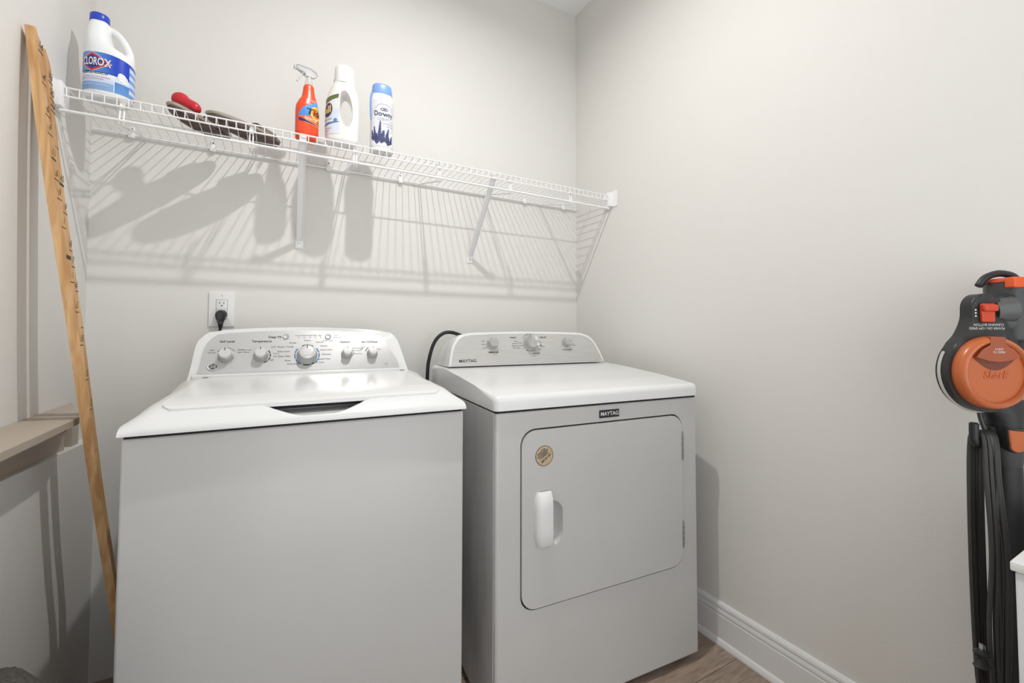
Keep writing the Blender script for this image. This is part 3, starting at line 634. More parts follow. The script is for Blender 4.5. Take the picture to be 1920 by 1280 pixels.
def dia(cx, cy, w_, h_):
    return [(cx-w_, cy), (cx-w_*0.35, cy+h_*0.72), (cx, cy+h_), (cx+w_*0.35, cy+h_*0.72), (cx+w_, cy), (cx+w_*0.35, cy-h_*0.72), (cx, cy-h_), (cx-w_*0.35, cy-h_*0.72)]
poly_wrap('logo_frame', [dia(0.37, 0.725, 0.200, 0.265)], gB(0.0011), mat('logo_white', (236, 236, 240), 0.35), lb)
poly_wrap('logo_red_band', [dia(0.37, 0.725, 0.191, 0.252)], gB(0.0013), M_RED, lb)
poly_wrap('logo_centre', [dia(0.37, 0.725, 0.155, 0.190)], gB(0.0016), M_NAVY, lb)
LW = 0.156                                                # label arc length / height for text scaling
def tw(g, asp): return lambda a, b: g(a, b)
def label_text(name, items, g, lw, lh, mt, parent):
    bm = bmesh.new()
    for s_, size, cu_, cv_, kw in items:
        add_text(bm, s_, size, lambda a, b: g(a/lw, b/lh), cu_*lw, cv_*lh, sub=True, **kw)
    me = bpy.data.meshes.new(name); bm.to_mesh(me); bm.free(); me.materials.append(mt)
    o = bpy.data.objects.new(name, me); C.objects.link(o); o.parent = parent; return o
label_text('logo_letters', [('CLOROX', 0.0300, 0.395, 0.725, dict(bold=0.025, sx=0.40))], gB(0.0024), LW, 0.105, M_PRINTW, lb)
label_text('label_text', [('SPLASH-LESS BLEACH', 0.0085, 0.37, 0.44, dict(bold=0.03, sx=0.62))], gB(0.0012), LW, 0.105, mat('text_slate', (70, 74, 96), 0.4), lb)
label_text('label_small_text', [('10X CLEANING AND WHITENING', 0.0050, 0.36, 0.34, dict(sx=0.8)), ('WHITENS, STAIN REMOVER', 0.0050, 0.34, 0.28, dict(sx=0.8))], gB(0.0012), LW, 0.105, mat('text_rose', (190, 110, 120), 0.4), lb)
label_text('label_foot_text', [('CONCENTRATED FORMULA', 0.0062, 0.34, 0.13, dict(sx=0.8))], gB(0.0012), LW, 0.105, M_PRINTW, lb)
poly_wrap('label_picture', [[(0.64, 0.56), (0.67, 0.60), (0.72, 0.585), (0.77, 0.50), (0.79, 0.36), (0.74, 0.33), (0.67, 0.36), (0.63, 0.46)]], gB(0.0012), mat('picture_white', (232, 232, 236), 0.4), lb)
# --- spray bottle
sp = empty('spray_bottle', (0.606, -0.2165, ZD), math.radians(14), 'orange-red spray bottle with white trigger standing above the left shelf brace', 'bottle')
tabS = [(0.0, 0, 0, 0.031, 0.022), (0.004, 0, 0, 0.0345, 0.025), (0.02, 0, 0, 0.0365, 0.027), (0.10, 0, 0, 0.0365, 0.027), (0.118, 0, 0, 0.0345, 0.026), (0.135, 0.002, 0, 0.029, 0.0235), (0.150, 0.004, 0, 0.0225, 0.020), (0.168, 0.004, 0, 0.0185, 0.0175), (0.188, 0.004, 0, 0.0165, 0.0155), (0.193, 0.004, 0, 0.013, 0.013)]
bm = bmesh.new(); rows = [tabS[0]]
for a, b in zip(tabS, tabS[1:]):
    for k in (1, 2, 3): rows.append(tuple(a[i]+(b[i]-a[i])*k/3 for i in range(5)))
loft(bm, [sup(t[1], t[2], t[3], t[4], t[0], e=2.4) for t in rows]); finish('bottle_body', bm, mat('orange_red_plastic', (232, 78, 40), 0.28), sp, angle=60)
bm = bmesh.new(); lathe(bm, [(0.0125, 0.19), (0.0135, 0.192), (0.0125, 0.208), (0.0095, 0.216), (0.009, 0.224)], lambda x, y, h: (0.004+x, y, h), 28)
cl_sp = mat('clear_white_plastic', (240, 241, 242), 0.15, trans=0.75)
prism(bm, [(-0.036, 0.240), (-0.038, 0.250), (-0.030, 0.2525), (0.008, 0.253), (0.026, 0.246), (0.032, 0.236), (0.024, 0.228), (0.012, 0.222), (-0.006, 0.222), (-0.012, 0.234)], lambda a, b, h: (a, h, b), -0.009, 0.009, 0.003, 2)
sph = finish('spray_head', bm, cl_sp, sp, angle=50); sph['label'] = 'translucent white spray head'
bm = bmesh.new(); tube(bm, smooth_path([(-0.012, 0, 0.234), (-0.020, 0, 0.224), (-0.030, 0, 0.205), (-0.034, 0, 0.197)], 5), 0.0035, 8); finish('trigger', bm, cl_sp, sph)
bm = bmesh.new(); lathe(bm, [(0.007, 0), (0.007, 0.008), (0.002, 0.009)], lambda x, y, h: (-0.036-h, x, 0.242+y), 16); finish('nozzle', bm, cl_sp, sph)
fS = surf(tabS, 2.4); SS0, SS1 = math.radians(-85), math.radians(85)
def paintS(u, v):
    base = (232, 78, 40)
    c1 = 0.44+0.30*(1-((u-0.72)/0.62)**2)
    if v > 0.40+0.16*u and v < 0.42+0.52*math.sin(min(1, max(0, (u-0.12)/0.75))*PI/2)**0.8 and u > 0.15:
        return mixc((60, 120, 205), (90, 160, 230), v)
    if 0.18 < u and 0.30-0.10*(u-0.2) < v < 0.40-0.26*(u-0.2): return (44, 44, 110)
    if u > 0.4 and 0.40-0.26*(u-0.2) <= v < 0.42-0.26*(u-0.2): return (235, 170, 90)
    if 0.16 < u and v < 0.40+0.16*u and v > 0.42-0.26*(u-0.2): return mixc((238, 118, 48), (230, 90, 40), u)
    return base
ls = label_patch('label', fS, SS0, SS1, lambda s: 0.02, lambda s: 0.140, paintS, sp, 90, 100, M_LABEL)
gS = lambda off: wrap(fS, SS0, SS1, lambda s: 0.02, lambda s: 0.140, off)
def ell(cx, cy, rx, ry, n=28): return [(cx+rx*math.cos(2*PI*k/n), cy+ry*math.sin(2*PI*k/n)) for k in range(n)]
poly_wrap('logo_ring', [ell(0.70, 0.60, 0.20, 0.20)], gS(0.001), mat('logo_yellow', (246, 206, 60), 0.35), ls)
poly_wrap('logo_ring_inner', [ell(0.70, 0.60, 0.145, 0.145)], gS(0.0013), mat('logo_orange', (236, 120, 44), 0.35), ls)
label_text('logo_letters', [('Tide', 0.030, 0.66, 0.60, dict(bold=0.02, sx=0.8, shear=0.15))], gS(0.0018), 0.088, 0.12, mat('logo_dark', (30, 30, 60), 0.4), ls)
label_text('label_text', [('RESCUE', 0.0125, 0.55, 0.385, dict(bold=0.02, sx=0.7, rot=-0.12)), ('OXI', 0.011, 0.62, 0.93, dict(sx=0.8))], gS(0.0016), 0.088, 0.12, mat('text_pale', (240, 226, 206), 0.4), ls)
label_text('label_small_text', [('laundry stain remover', 0.0055, 0.60, 0.25, dict(rot=-0.2, sx=0.8))], gS(0.0012), 0.088, 0.12, mat('text_lemon', (230, 210, 120), 0.4), ls)
# --- detergent jug
al = empty('detergent_jug', (0.7195, -0.2235, ZD), math.radians(-12), 'white liquid detergent jug with oval handle hole, between two other bottles', 'bottle')
tabA = [(0.0, 0, 0, 0.044, 0.030), (0.005, 0, 0, 0.050, 0.035), (0.015, 0, 0, 0.0545, 0.039), (0.06, 0, 0, 0.0570, 0.040), (0.12, 0, 0, 0.0565, 0.040), (0.155, 0.001, 0, 0.0550, 0.039), (0.180, 0.002, 0, 0.0500, 0.037), (0.200, 0.003, 0, 0.0435, 0.035), (0.213, 0.004, 0, 0.0385, 0.034), (0.222, 0.004, 0, 0.0345, 0.033)]
bm = bmesh.new(); rows = [tabA[0]]
for a, b in zip(tabA, tabA[1:]):
    for k in (1, 2, 3, 4): rows.append(tuple(a[i]+(b[i]-a[i])*k/4 for i in range(5)))
loft(bm, [sup(t[1], t[2], t[3], t[4], t[0], e=2.3) for t in rows]); bd = finish('jug_body', bm, mat('cream_white_plastic', (232, 231, 228), 0.3), al)
bm = bmesh.new(); rings = []
for yy, sc in ((-0.06, 1.5), (-0.030, 1.12), (-0.018, 1.0), (0.018, 1.0), (0.030, 1.12), (0.06, 1.5)):
    rings.append([(0.012-0.005*math.sin(a)+0.0195*sc*math.cos(a), yy, 0.122+0.054*sc*math.sin(a)) for a in [2*PI*k/40 for k in range(40)]])
loft(bm, rings); cc = finish('cut', bm, M_GAP); cc.parent = al; bpy.context.view_layer.update(); boolean(bd, cc); remesh(bd, 0.0022, 5)
bd.data.materials.clear(); bd.data.materials.append(MATS['cream_white_plastic'])
bm = bmesh.new(); lathe(bm, [(0.0355, 0.219), (0.0360, 0.232), (0.0335, 0.2345), (0.0330, 0.240), (0.0315, 0.276), (0.0290, 0.281), (0.0005, 0.2815)], lambda x, y, h: (0.004+x, y, h), 44); finish('cap', bm, mat('cap_white', (236, 235, 233), 0.35), al)
fA = surf(tabA, 2.3); SA0, SA1 = math.radians(-95), math.radians(-5)
def paintA(u, v):
    if v > 0.90-0.1*(1-u): return (96, 110, 66) if 0.25 < u < 0.95 and v < 1.0 else (225, 226, 226)
    if 0.22 < v < 0.30 and abs(v-(0.20+0.12*u)) < 0.035: return (88, 122, 170)
    if u > 0.5 and v < 0.62: return mixc((222, 226, 232), (200, 212, 228), v)
    return (222, 222, 224)
la = label_patch('label', fA, SA0, SA1, lambda s: 0.030, lambda s: 0.150+0.024*(s+1.6)/1.6, paintA, al, 60, 80, M_LABEL, off=0.0008)
gA = lambda off: wrap(fA, SA0, SA1, lambda s: 0.030, lambda s: 0.150+0.024*(s+1.6)/1.6, off)
poly_wrap('logo_disc', [ell(0.50, 0.63, 0.24, 0.19)], gA(0.0012), mat('logo_slate', (66, 66, 92), 0.4), la)
label_text('logo_letters', [('all', 0.034, 0.50, 0.63, dict(bold=0.03, sx=0.8))], gA(0.002), 0.062, 0.135, mat('logo_gold', (226, 196, 110), 0.4), la)
label_text('label_text', [('free clear', 0.009, 0.5, 0.38, dict(sx=0.8)), ('with stainlifters', 0.0055, 0.5, 0.14, dict(sx=0.8)), ('24 loads', 0.006, 0.45, 0.07, dict(sx=0.8))], gA(0.0014), 0.062, 0.135, mat('text_blue', (74, 104, 150), 0.4), la)
poly_wrap('label_badge', [ell(0.86, 0.33, 0.07, 0.055)], gA(0.0014), mat('badge_blue', (96, 134, 184), 0.4), la)
# --- scent bead bottle
dn = empty('scent_bead_bottle', (0.853, -0.2315, ZD), math.radians(-2), 'white bottle with light blue cap and lavender print, rightmost on the shelf', 'bottle')
tabD = [(0.0, 0, 0, 0.036, 0.027), (0.004, 0, 0, 0.0395, 0.030), (0.02, 0, 0, 0.0410, 0.031), (0.08, 0, 0, 0.0395, 0.030), (0.13, 0, 0, 0.0395, 0.030), (0.16, 0, 0, 0.0415, 0.031), (0.185, 0, 0, 0.0410, 0.031), (0.205, 0, 0, 0.0375, 0.029), (0.212, 0, 0, 0.0365, 0.028)]
bm = bmesh.new(); rows = [tabD[0]]
for a, b in zip(tabD, tabD[1:]):
    for k in (1, 2, 3): rows.append(tuple(a[i]+(b[i]-a[i])*k/3 for i in range(5)))
loft(bm, [sup(t[1], t[2], t[3], t[4], t[0], e=2.5) for t in rows]); finish('bottle_body', bm, mat('pearl_white_plastic', (226, 226, 230), 0.28), dn, angle=60)
bm = bmesh.new(); loft(bm, [sup(0, 0, a, b, h, e=2.5) for a, b, h in ((0.0368, 0.0283, 0.211), (0.0372, 0.0287, 0.214), (0.0345, 0.0265, 0.240), (0.0335, 0.0258, 0.247), (0.030, 0.0225, 0.2505), (0.020, 0.015, 0.2485))])
finish('cap', bm, mat('light_blue_cap', (124, 160, 218), 0.28), dn, angle=60)['label'] = 'light blue cap'
bm = bmesh.new(); tube(bm, smooth_path([(-0.0350, -0.010, 0.212), (-0.0380, -0.010, 0.19), (-0.0380, -0.010, 0.16), (-0.036, -0.010, 0.110)], 5), [0.006]*14+[0.005, 0.003], 10); finish('side_grip', bm, MATS['light_blue_cap'], dn)
fD = surf(tabD, 2.5); SD0, SD1 = math.radians(-82), math.radians(82)
random.seed(3)
petals = []
for cx, cy, L, ang, n_ in ((0.40, 0.10, 0.46, 80, 22), (0.30, 0.10, 0.34, 108, 18), (0.55, 0.10, 0.34, 60, 18), (0.46, 0.07, 0.30, 70, 16), (0.68, 0.08, 0.26, 42, 14), (0.22, 0.12, 0.26, 122, 14), (0.34, 0.05, 0.22, 90, 14), (0.60, 0.05, 0.2, 60, 12)):
    for k in range(n_):
        t = k/n_; a = math.radians(ang); px = cx+L*t*math.cos(a)*0.55; py = cy+L*t*math.sin(a)
        for sd in (-1, 1):
            aa = a+sd*random.uniform(0.35, 0.9); l_ = 0.085*(1.15-t); w_ = 0.017
            tip = (px+l_*math.cos(aa)*1.1, py+l_*math.sin(aa)); nx_, ny_ = -math.sin(aa)*w_, math.cos(aa)*w_
            petals.append((px, py, tip, nx_, ny_, (k+sd) % 3))
ld_ = label_patch('label', fD, SD0, SD1, lambda s: 0.016, lambda s: 0.185, lambda u, v: mixc((222, 222, 226), (214, 214, 220), v), dn, 40, 60, M_LABEL)
gD = lambda off: wrap(fD, SD0, SD1, lambda s: 0.016, lambda s: 0.185, off)
for ci, (cn, col) in enumerate((('flower_print_blue', (70, 88, 178)), ('flower_print_violet', (112, 124, 204)), ('flower_print_dark', (58, 62, 96)))):
    poly_wrap(cn, [[(px-nx_, py-ny_), (tip[0]*0.6+px*0.4-nx_, tip[1]*0.6+py*0.4-ny_), tip, (tip[0]*0.6+px*0.4+nx_, tip[1]*0.6+py*0.4+ny_), (px+nx_, py+ny_)] for px, py, tip, nx_, ny_, c_ in petals if c_ == ci], gD(0.0010+0.0004*ci), mat(cn, col, 0.4), ld_)
label_text('logo_letters', [('Downy', 0.0245, 0.52, 0.70, dict(bold=0.02, sx=0.85))], gD(0.0012), 0.108, 0.169, mat('logo_ink', (54, 62, 92), 0.4), ld_)
label_text('label_text', [('LIGHT', 0.0125, 0.52, 0.59, dict(sx=1.0)), ('OCEAN MIST', 0.006, 0.66, 0.50, dict(sx=1.0)), ('scent beads', 0.006, 0.70, 0.45, dict(sx=1.0))], gD(0.0012), 0.108, 0.169, mat('text_greyblue', (150, 154, 172), 0.4), ld_)
bm = bmesh.new()
def ringw(cx, cy, rx, ry, w_, a0=0, a1=360):
    pv = None
    for k in range(25):
        a = math.radians(a0+(a1-a0)*k/24); p = (bm.verts.new(gD(0.0012)(cx+rx*math.cos(a), cy+ry*math.sin(a))), bm.verts.new(gD(0.0012)(cx+(rx-w_)*math.cos(a), cy+(ry-w_*0.8)*math.sin(a))))
        if pv: bm.faces.new((pv[0], pv[1], p[1], p[0]))
        pv = p
ringw(0.50, 0.80, 0.06, 0.03, 0.014); ringw(0.56, 0.80, 0.06, 0.03, 0.014)
finish('logo_loop', bm, MATS['logo_ink'], ld_, smooth=False)
bm = bmesh.new(); ringw(0.52, 0.72, 0.26, 0.20, 0.008, 20, 160); ringw(0.74, 0.45, 0.10, 0.12, 0.007); finish('label_scroll', bm, MATS['text_greyblue'], ld_, smooth=False)

# ------------------------------------------------------------------ pair of sandals and red rubber object on shelf
def sandal(heel, toe, wd, label, side):
    hx_, hy_ = heel; tx_, ty_ = toe; L = math.hypot(tx_-hx_, ty_-hy_); rz = math.atan2(ty_-hy_, tx_-hx_)
    t = empty('sandal', (hx_, hy_, ZD), rz, label, 'sandal', None)
    def outl(k):
        o = []
        for i in range(48):
            a = 2*PI*i/48; x_ = 0.5-0.5*math.cos(a); wl = (0.38+0.62*math.sin(PI*min(1, x_**0.8))**0.7)*wd/2
            hw_ = wd/2*math.copysign(abs(math.sin(a))**0.75, math.sin(a))*(0.82+0.18*x_)
            o.append((x_*L*k+(1-k)*L/2, hw_*k+side*0.006*math.sin(PI*x_)))
        return o
    cz = lambda x_: 0.006+0.005*((x_/L-0.45)/0.55)**2
    def sole(z0, z1, k0, k1, mt, nm, par):
        bm = bmesh.new(); loft(bm, [[(x_, y_, cz(x_)+z0) for x_, y_ in outl(k0)], [(x_, y_, cz(x_)+(z0+z1)/2) for x_, y_ in outl(max(k0, k1)+0.01)], [(x_, y_, cz(x_)+z1) for x_, y_ in outl(k1)]])
        return finish(nm, bm, mt, par, angle=60)
    sole(-0.006, 0.004, 0.94, 0.97, mixnoise('brown_outsole', (104, 80, 72), (74, 64, 60), 40, 0.6), 'outsole', t)
    sole(0.004, 0.012, 0.98, 1.0, mat('taupe_rim', (158, 150, 136), 0.6), 'midsole', t)
    sole(0.012, 0.0145, 0.95, 0.95, mat('grey_footbed', (120, 118, 110), 0.7), 'footbed', t)
    bm = bmesh.new()
    for xa, xb, hh in ((0.60, 0.84, 0.038),):
        rows = []
        for j in range(5):
            x_ = (xa+(xb-xa)*j/4)*L; r_ = []
            for i in range(13):
                a = PI*i/12; r_.append((x_, wd*0.5*math.cos(a)*(0.97 if 0 < j < 4 else 0.95), cz(x_)+0.006+(hh-0.012*j/4)*math.sin(a)**0.8))
            rows.append(r_)
        vs = [[bm.verts.new(p) for p in r_] for r_ in rows]
        for a, b in zip(vs, vs[1:]):
            for i in range(12): bm.faces.new((a[i], a[i+1], b[i+1], b[i]))
    st_ = finish('strap', bm, mat('taupe_strap', (116, 108, 98), 0.65), t, angle=60)
    md = st_.modifiers.new('so', 'SOLIDIFY'); md.thickness = 0.003
    return t
sandal((0.238, -0.262), (0.372, -0.070), 0.074, 'grey-brown sandal on the wire shelf, nearer the bleach jug', 1)
sandal((0.330, -0.254), (0.520, -0.092), 0.094, 'grey-brown sandal on the wire shelf, nearer the spray bottle', -1)
bm = bmesh.new(); rr0 = empty('red_rubber_mallet_head', (0.270, -0.188, ZD+0.056), math.radians(-24), 'rounded red rubber object resting on top of the left sandal', 'rubber object')
rr0.name = 'red_rubber_bulb'
prof = []
for k in range(25):
    t = k/24; x_ = -0.046+0.092*t
    r_ = 0.0245*math.sqrt(max(0, 1-((x_+0.0195)/0.0265)**2)) if x_ < -0.004 else 0
    r2 = 0.0190*math.sqrt(max(0, 1-((x_-0.0195)/0.0265)**2))
    prof.append((x_, max(r_, r2, 0.0185 if -0.008 < x_ < 0.012 else 0, 0.0006)))
loft(bm, [[(x_, r_*math.cos(2*PI*k/28), r_*math.sin(2*PI*k/28)) for k in range(28)] for x_, r_ in prof])
o = finish('bulb', bm, mat('red_rubber', (196, 34, 44), 0.3), rr0, angle=80)
o.rotation_euler = (0, math.radians(28), 0)
md = o.modifiers.new('s', 'SMOOTH'); md.iterations = 6

# ------------------------------------------------------------------ two measuring sticks leaning in the left corner
M_PINE = mixnoise('pine_wood', (216, 176, 126), (186, 138, 88), 3.0, 0.55, detail=5, lo=0.35, hi=0.62, stretch=(10, 10, 1.3), distortion=2.2)
M_INK = mat('marker_ink', (40, 30, 24), 0.6)
PATH = [(0.0, 0.205, -0.33), (0.317, 0.173, -0.354), (0.583, 0.138, -0.363), (0.727, 0.128, -0.397), (0.914, 0.114, -0.429), (1.117, 0.094, -0.452), (1.362, 0.061, -0.457), (1.603, 0.029, -0.456), (1.80, 0.0055, -0.448)]
EL, ER = Vector((0.997, 0.076, 0)), Vector((-0.076, 0.997, 0))     # across the narrow face, across the marked face
def lerp_smooth(t, x):
    n = len(t)
    for i in range(n-1):
        if x <= t[i+1][0] or i == n-2:
            x0, y0 = t[i]; x1, y1 = t[i+1]
            m0 = (t[i+1][1]-t[max(i-1, 0)][1])/(t[i+1][0]-t[max(i-1, 0)][0]); m1 = (t[min(i+2, n-1)][1]-y0)/(t[min(i+2, n-1)][0]-x0)
            h = x1-x0; s = (x-x0)/h
            return (2*s**3-3*s*s+1)*y0+(s**3-2*s*s+s)*h*m0+(-2*s**3+3*s*s)*y1+(s**3-s*s)*h*m1
def stick(shift, ztop, label, ticks, wL=0.018, wR=0.032):
    path = lambda zz: Vector((lerp_smooth([(p[0], p[1]) for p in PATH], zz)+lerp_tab(shift, zz), lerp_smooth([(p[0], p[2]) for p in PATH], zz), 0))+Vector((0, shift[0][2] if len(shift[0]) > 2 else 0, zz))
    p0 = path(0)
    st_ = empty('measuring_stick', (p0.x, p0.y, 0), 0, label, 'measuring stick', 'marked pine sticks leaning in the left corner')
    off = Vector((p0.x, p0.y, 0))
    bm = bmesh.new(); rings = []; n = 44
    for k in range(n+1):
        zz = ztop*k/n; a = path(zz)-off; b_ = a+EL*wL; c_ = b_+ER*wR; d_ = a+ER*wR
        dz = -0.018 if k == n else 0
        rings.append([a, b_, c_+Vector((0, 0, dz)), d_+Vector((0, 0, dz))])
    loft(bm, rings); bmesh.ops.bevel(bm, geom=[e for e in bm.edges if abs((e.verts[0].co-e.verts[1].co).z) > 0.025], offset=0.0012, segments=2, affect='EDGES')
    finish('stick_body', bm, M_PINE, st_, angle=30)
    bm = bmesh.new()
    for zz, l_, txt, th in ticks:
        if zz > ztop-0.03: continue
        o0 = path(zz)-off+EL*(wL+0.0005)
        q = lambda a, b: o0+ER*a+Vector((0, 0, b))
        bm.faces.new([bm.verts.new(q(a, b)) for a, b in ((0.001, -th), (l_*wR, -th), (l_*wR, th), (0.001, th))])
        if txt: add_text(bm, txt, 0.022, lambda a, b: q(a, b), wR*0.55, 0.016, rot=-0.1, sx=1.15, bold=0.01)
    me = bpy.data.meshes.new('tick_marks'); bm.to_mesh(me); bm.free(); me.materials.append(M_INK); o = bpy.data.objects.new('tick_marks', me); C.objects.link(o); o.parent = st_
    return st_
stick([(0.0, 0.0), (2.0, 0.0)], 1.795, 'front pine stick with ink tick marks leaning against the left wall',
      [(1.744, 1, '14', 0.0012), (1.669, 1, '4', 0.001), (1.595, 1, '6', 0.001), (1.551, 1, 'F', 0.001), (1.494, 1, '11', 0.002), (1.446, 1, '6', 0.001), (1.401, 1, '9', 0.001), (1.335, 1, '1', 0.001), (1.264, 1, '', 0.006), (1.207, 0.9, '1', 0.0012), (1.137, 1, '5', 0.001), (1.058, 0.8, '15', 0.0012), (0.974, 1, '3', 0.0008), (0.901, 1, '2', 0.0008), (0.798, 0.8, '', 0.0007)])
stick([(0.0, -0.019, 0.058), (0.9, -0.0150), (1.4, -0.010), (1.8, -0.004)], 1.775, 'rear pine stick with ink tick marks, half hidden behind the front stick',
      [(1.70, 1, '33', 0.001), (1.658, 1, '20', 0.001), (1.640, 1, '', 0.001), (1.628, 1, '13', 0.0014), (1.54, 1, '', 0.0007), (1.45, 1, '10', 0.003), (1.38, 1, '9', 0.001), (1.29, 1, '8', 0.001), (1.25, 1, '7', 0.001), (1.19, 1, '6', 0.001), (1.10, 1, '', 0.001)])

# ------------------------------------------------------------------ painted ledge on the left wall
M_LEDGE = mat('greige_ledge_paint', (176, 164, 150), 0.55)
le = empty('wooden_ledge', (0, 0, 0.85), 0, 'greige painted wooden ledge on the left wall, its end behind the sticks', 'ledge')
zt, zc, xo = 0.881-0.85, 0.864-0.85, 0.105
y0, y1 = -1.75, -0.06
bm = bmesh.new()
prism(bm, [(0.0005, y0), (xo, y0), (xo, -0.385), (0.0005, -0.080)], lambda a, b, h: (a, b, h), zc, zt, 0.002, 2)
finish('ledge_top', bm, M_LEDGE, le, smooth=False)
bm = bmesh.new(); prism(bm, [(0.0005, y0), (0.088, y0), (0.088, -0.40), (0.0005, -0.13)], lambda a, b, h: (a, b, h), zc-0.012, zc)
finish('ledge_lip', bm, M_LEDGE, le, smooth=False)
bm = bmesh.new(); prism(bm, [(0.0005, y0), (0.022, y0), (0.022, -0.196), (0.0005, -0.196)], lambda a, b, h: (a, b, h), 0.76-0.85, zc-0.012)
finish('ledge_fascia', bm, M_LEDGE, le, smooth=False)
bm = bmesh.new(); prism(bm, [(0.0005, -0.139), (0.020, -0.139), (0.020, -0.092), (0.0005, -0.092)], lambda a, b, h: (a, b, h), 0.742-0.85, zc-0.012, 0.002, 2)
finish('end_block', bm, M_LEDGE, le)
B('slot_back', (0.0005, -0.196, 0.75-0.85), (0.004, -0.139, zc-0.012), mat('bare_wood_dark', (96, 78, 62), 0.7), le)

# ------------------------------------------------------------------ grey laundry bag at lower left
bm = bmesh.new(); bag = empty('laundry_bag', (0.155, -0.91, 0), 0, 'dark grey knitted bag, only its rounded top in the lower left corner', 'bag')
rings = []
for k in range(26):
    t = k/25; zz = 0.60*t; r_ = 0.115*(1-max(0, (t-0.62)/0.38)**2.6)**0.5 if t < 1 else 0.002
    r_ = max(r_, 0.002)*(0.9+0.1*math.sin(t*5))
    rings.append([((r_+0.0018*math.sin(26*a+k*1.6))*math.cos(a), (r_+0.0018*math.sin(26*a+k*1.6))*math.sin(a), zz+0.0015) for a in [2*PI*i/104 for i in range(104)]])
loft(bm, rings); finish('bag_body', bm, mixnoise('dark_grey_knit', (82, 78, 74), (60, 56, 52), 180, 0.9, bump=0.6), bag, angle=80)

# ------------------------------------------------------------------ white cabinet at right edge
wc = empty('white_cabinet', (1.50, -1.615, 0), 0, 'low white cabinet corner at the lower right edge, in front of the vacuum', 'cabinet')
B('cabinet_body', (0.004, -0.60, 0.0), (0.39, -0.004, 0.733), mat('cabinet_white', (214, 216, 217), 0.4), wc, 0.003, 2)
bm = bmesh.new(); box(bm, (0, -0.60, 0.734), (0.39, 0, 0.748), 0.002, 2); finish('cabinet_top', bm, M_TRIM, wc)

# ------------------------------------------------------------------ stick vacuum
VO = Vector((1.70, -1.53, 0))+Vector((0.876, -0.483, 0))*0.031
VO = VO+Vector((0.483, 0.876, 0))*0.042+Vector((0.876, -0.483, 0))*0.0205
va = empty('stick_vacuum', VO, -YAW, 'grey and orange corded stick vacuum standing against the right wall', 'vacuum cleaner')
M_VG = mat('vac_dark_grey', (60, 62, 62), 0.35); M_VB = mat('vac_black', (36, 37, 38), 0.4); M_VO = mat('vac_orange', (188, 98, 50), 0.3, coat=0.2); M_VO2 = mat('vac_orange_deep', (160, 78, 44), 0.32, coat=0.2); M_VR = mat('vac_red_orange', (200, 66, 34), 0.3)
CZ = 1.014
fv = lambda a, b, h: (a, -h, b)                       # h points toward the viewer side
# body frame (teardrop)
out = []
for k in range(33):
    a = math.radians(140+260*k/32); out.append((0.079*math.cos(a), CZ+0.079*math.sin(a)))
out += [(p.x, p.y) for p in smooth_path([(0.066, CZ+0.058, 0), (0.050, 1.094, 0), (0.040, 1.125, 0), (0.034, 1.152, 0), (0.022, 1.166, 0), (0.004, 1.170, 0), (-0.012, 1.166, 0), (-0.024, 1.150, 0), (-0.027, 1.120, 0), (-0.040, 1.090, 0), (-0.056, 1.072, 0)], 4)]
bm = bmesh.new(); prism(bm, out, fv, -0.002, 0.022, 0.006, 4); fb = finish('body_frame', bm, M_VB, va, angle=50)
# light rim
bm = bmesh.new(); tube(bm, [(0.0795*math.cos(math.radians(150+125*k/30)), -0.006, CZ+0.0795*math.sin(math.radians(150+125*k/30))) for k in range(31)], 0.0028, 8); finish('clear_rim', bm, mat('vac_clear_rim', (186, 182, 172), 0.2), va)
bm = bmesh.new(); lathe(bm, [(0.035, -0.03), (0.055, -0.01), (0.0705, 0.018), (0.0705, 0.034), (0.067, 0.041), (0.0615, 0.043), (0.0575, 0.040), (0.0560, 0.034), (0.0545, 0.0335), (0.0005, 0.036)], lambda x, y, h: (x, -h, CZ+y), 64)
cup = finish('dust_cup', bm, M_VO2, va, angle=40); cup['label'] = 'round orange dust cup'
bm = bmesh.new(); lathe(bm, [(0.0708, 0.016), (0.0708, 0.035), (0.067, 0.0418), (0.0615, 0.0437), (0.0577, 0.041), (0.0565, 0.036)], lambda x, y, h: (x, -h, CZ+y), 64); finish('cup_ring', bm, M_VO, cup, angle=50)
# grip recess: dark crescent
cres = []
for k in range(21): t = k/20; cres.append((-0.043+0.086*t, CZ+0.030-0.025*math.sin(PI*t)))
for k in range(1, 20): t = 1-k/20; cres.append((-0.043+0.086*t, CZ+0.030-0.009*math.sin(PI*t)))
bm = bmesh.new(); prism(bm, cres, fv, 0.030, 0.0368); finish('grip_recess', bm, mat('recess_brown', (112, 56, 36), 0.5), cup, smooth=False)
up = [(-0.043, CZ+0.031)]+[(-0.043+0.086*k/16, CZ+0.031-0.009*math.sin(PI*k/16)) for k in range(1, 16)]+[(0.043, CZ+0.031), (0.030, CZ+0.046), (0.015, CZ+0.054), (0.014, CZ+0.070), (-0.014, CZ+0.070), (-0.015, CZ+0.054), (-0.030, CZ+0.046)]
bm = bmesh.new(); prism(bm, up, fv, 0.034, 0.0438, 0.001, 2); lt = finish('cup_latch', bm, M_VO2, cup, smooth=False)
fvt = lambda hgt: (lambda a, b: Vector((a, -hgt, b)))
text_obj('logo_letters', [('Shark', 0.021, 0.0, CZ-0.004, dict(bold=0.02, rot=0.0, shear=0.25))], fvt(0.0368), mat('emboss_orange', (190, 98, 58), 0.35), cup)
text_obj('latch_text', [('EMPTY', 0.0055, 0.0, CZ+0.047, dict(rot=PI)), ('PRESS TO', 0.0055, 0.0, CZ+0.041, dict(rot=PI))], fvt(0.0442), M_PRINTW, lt)
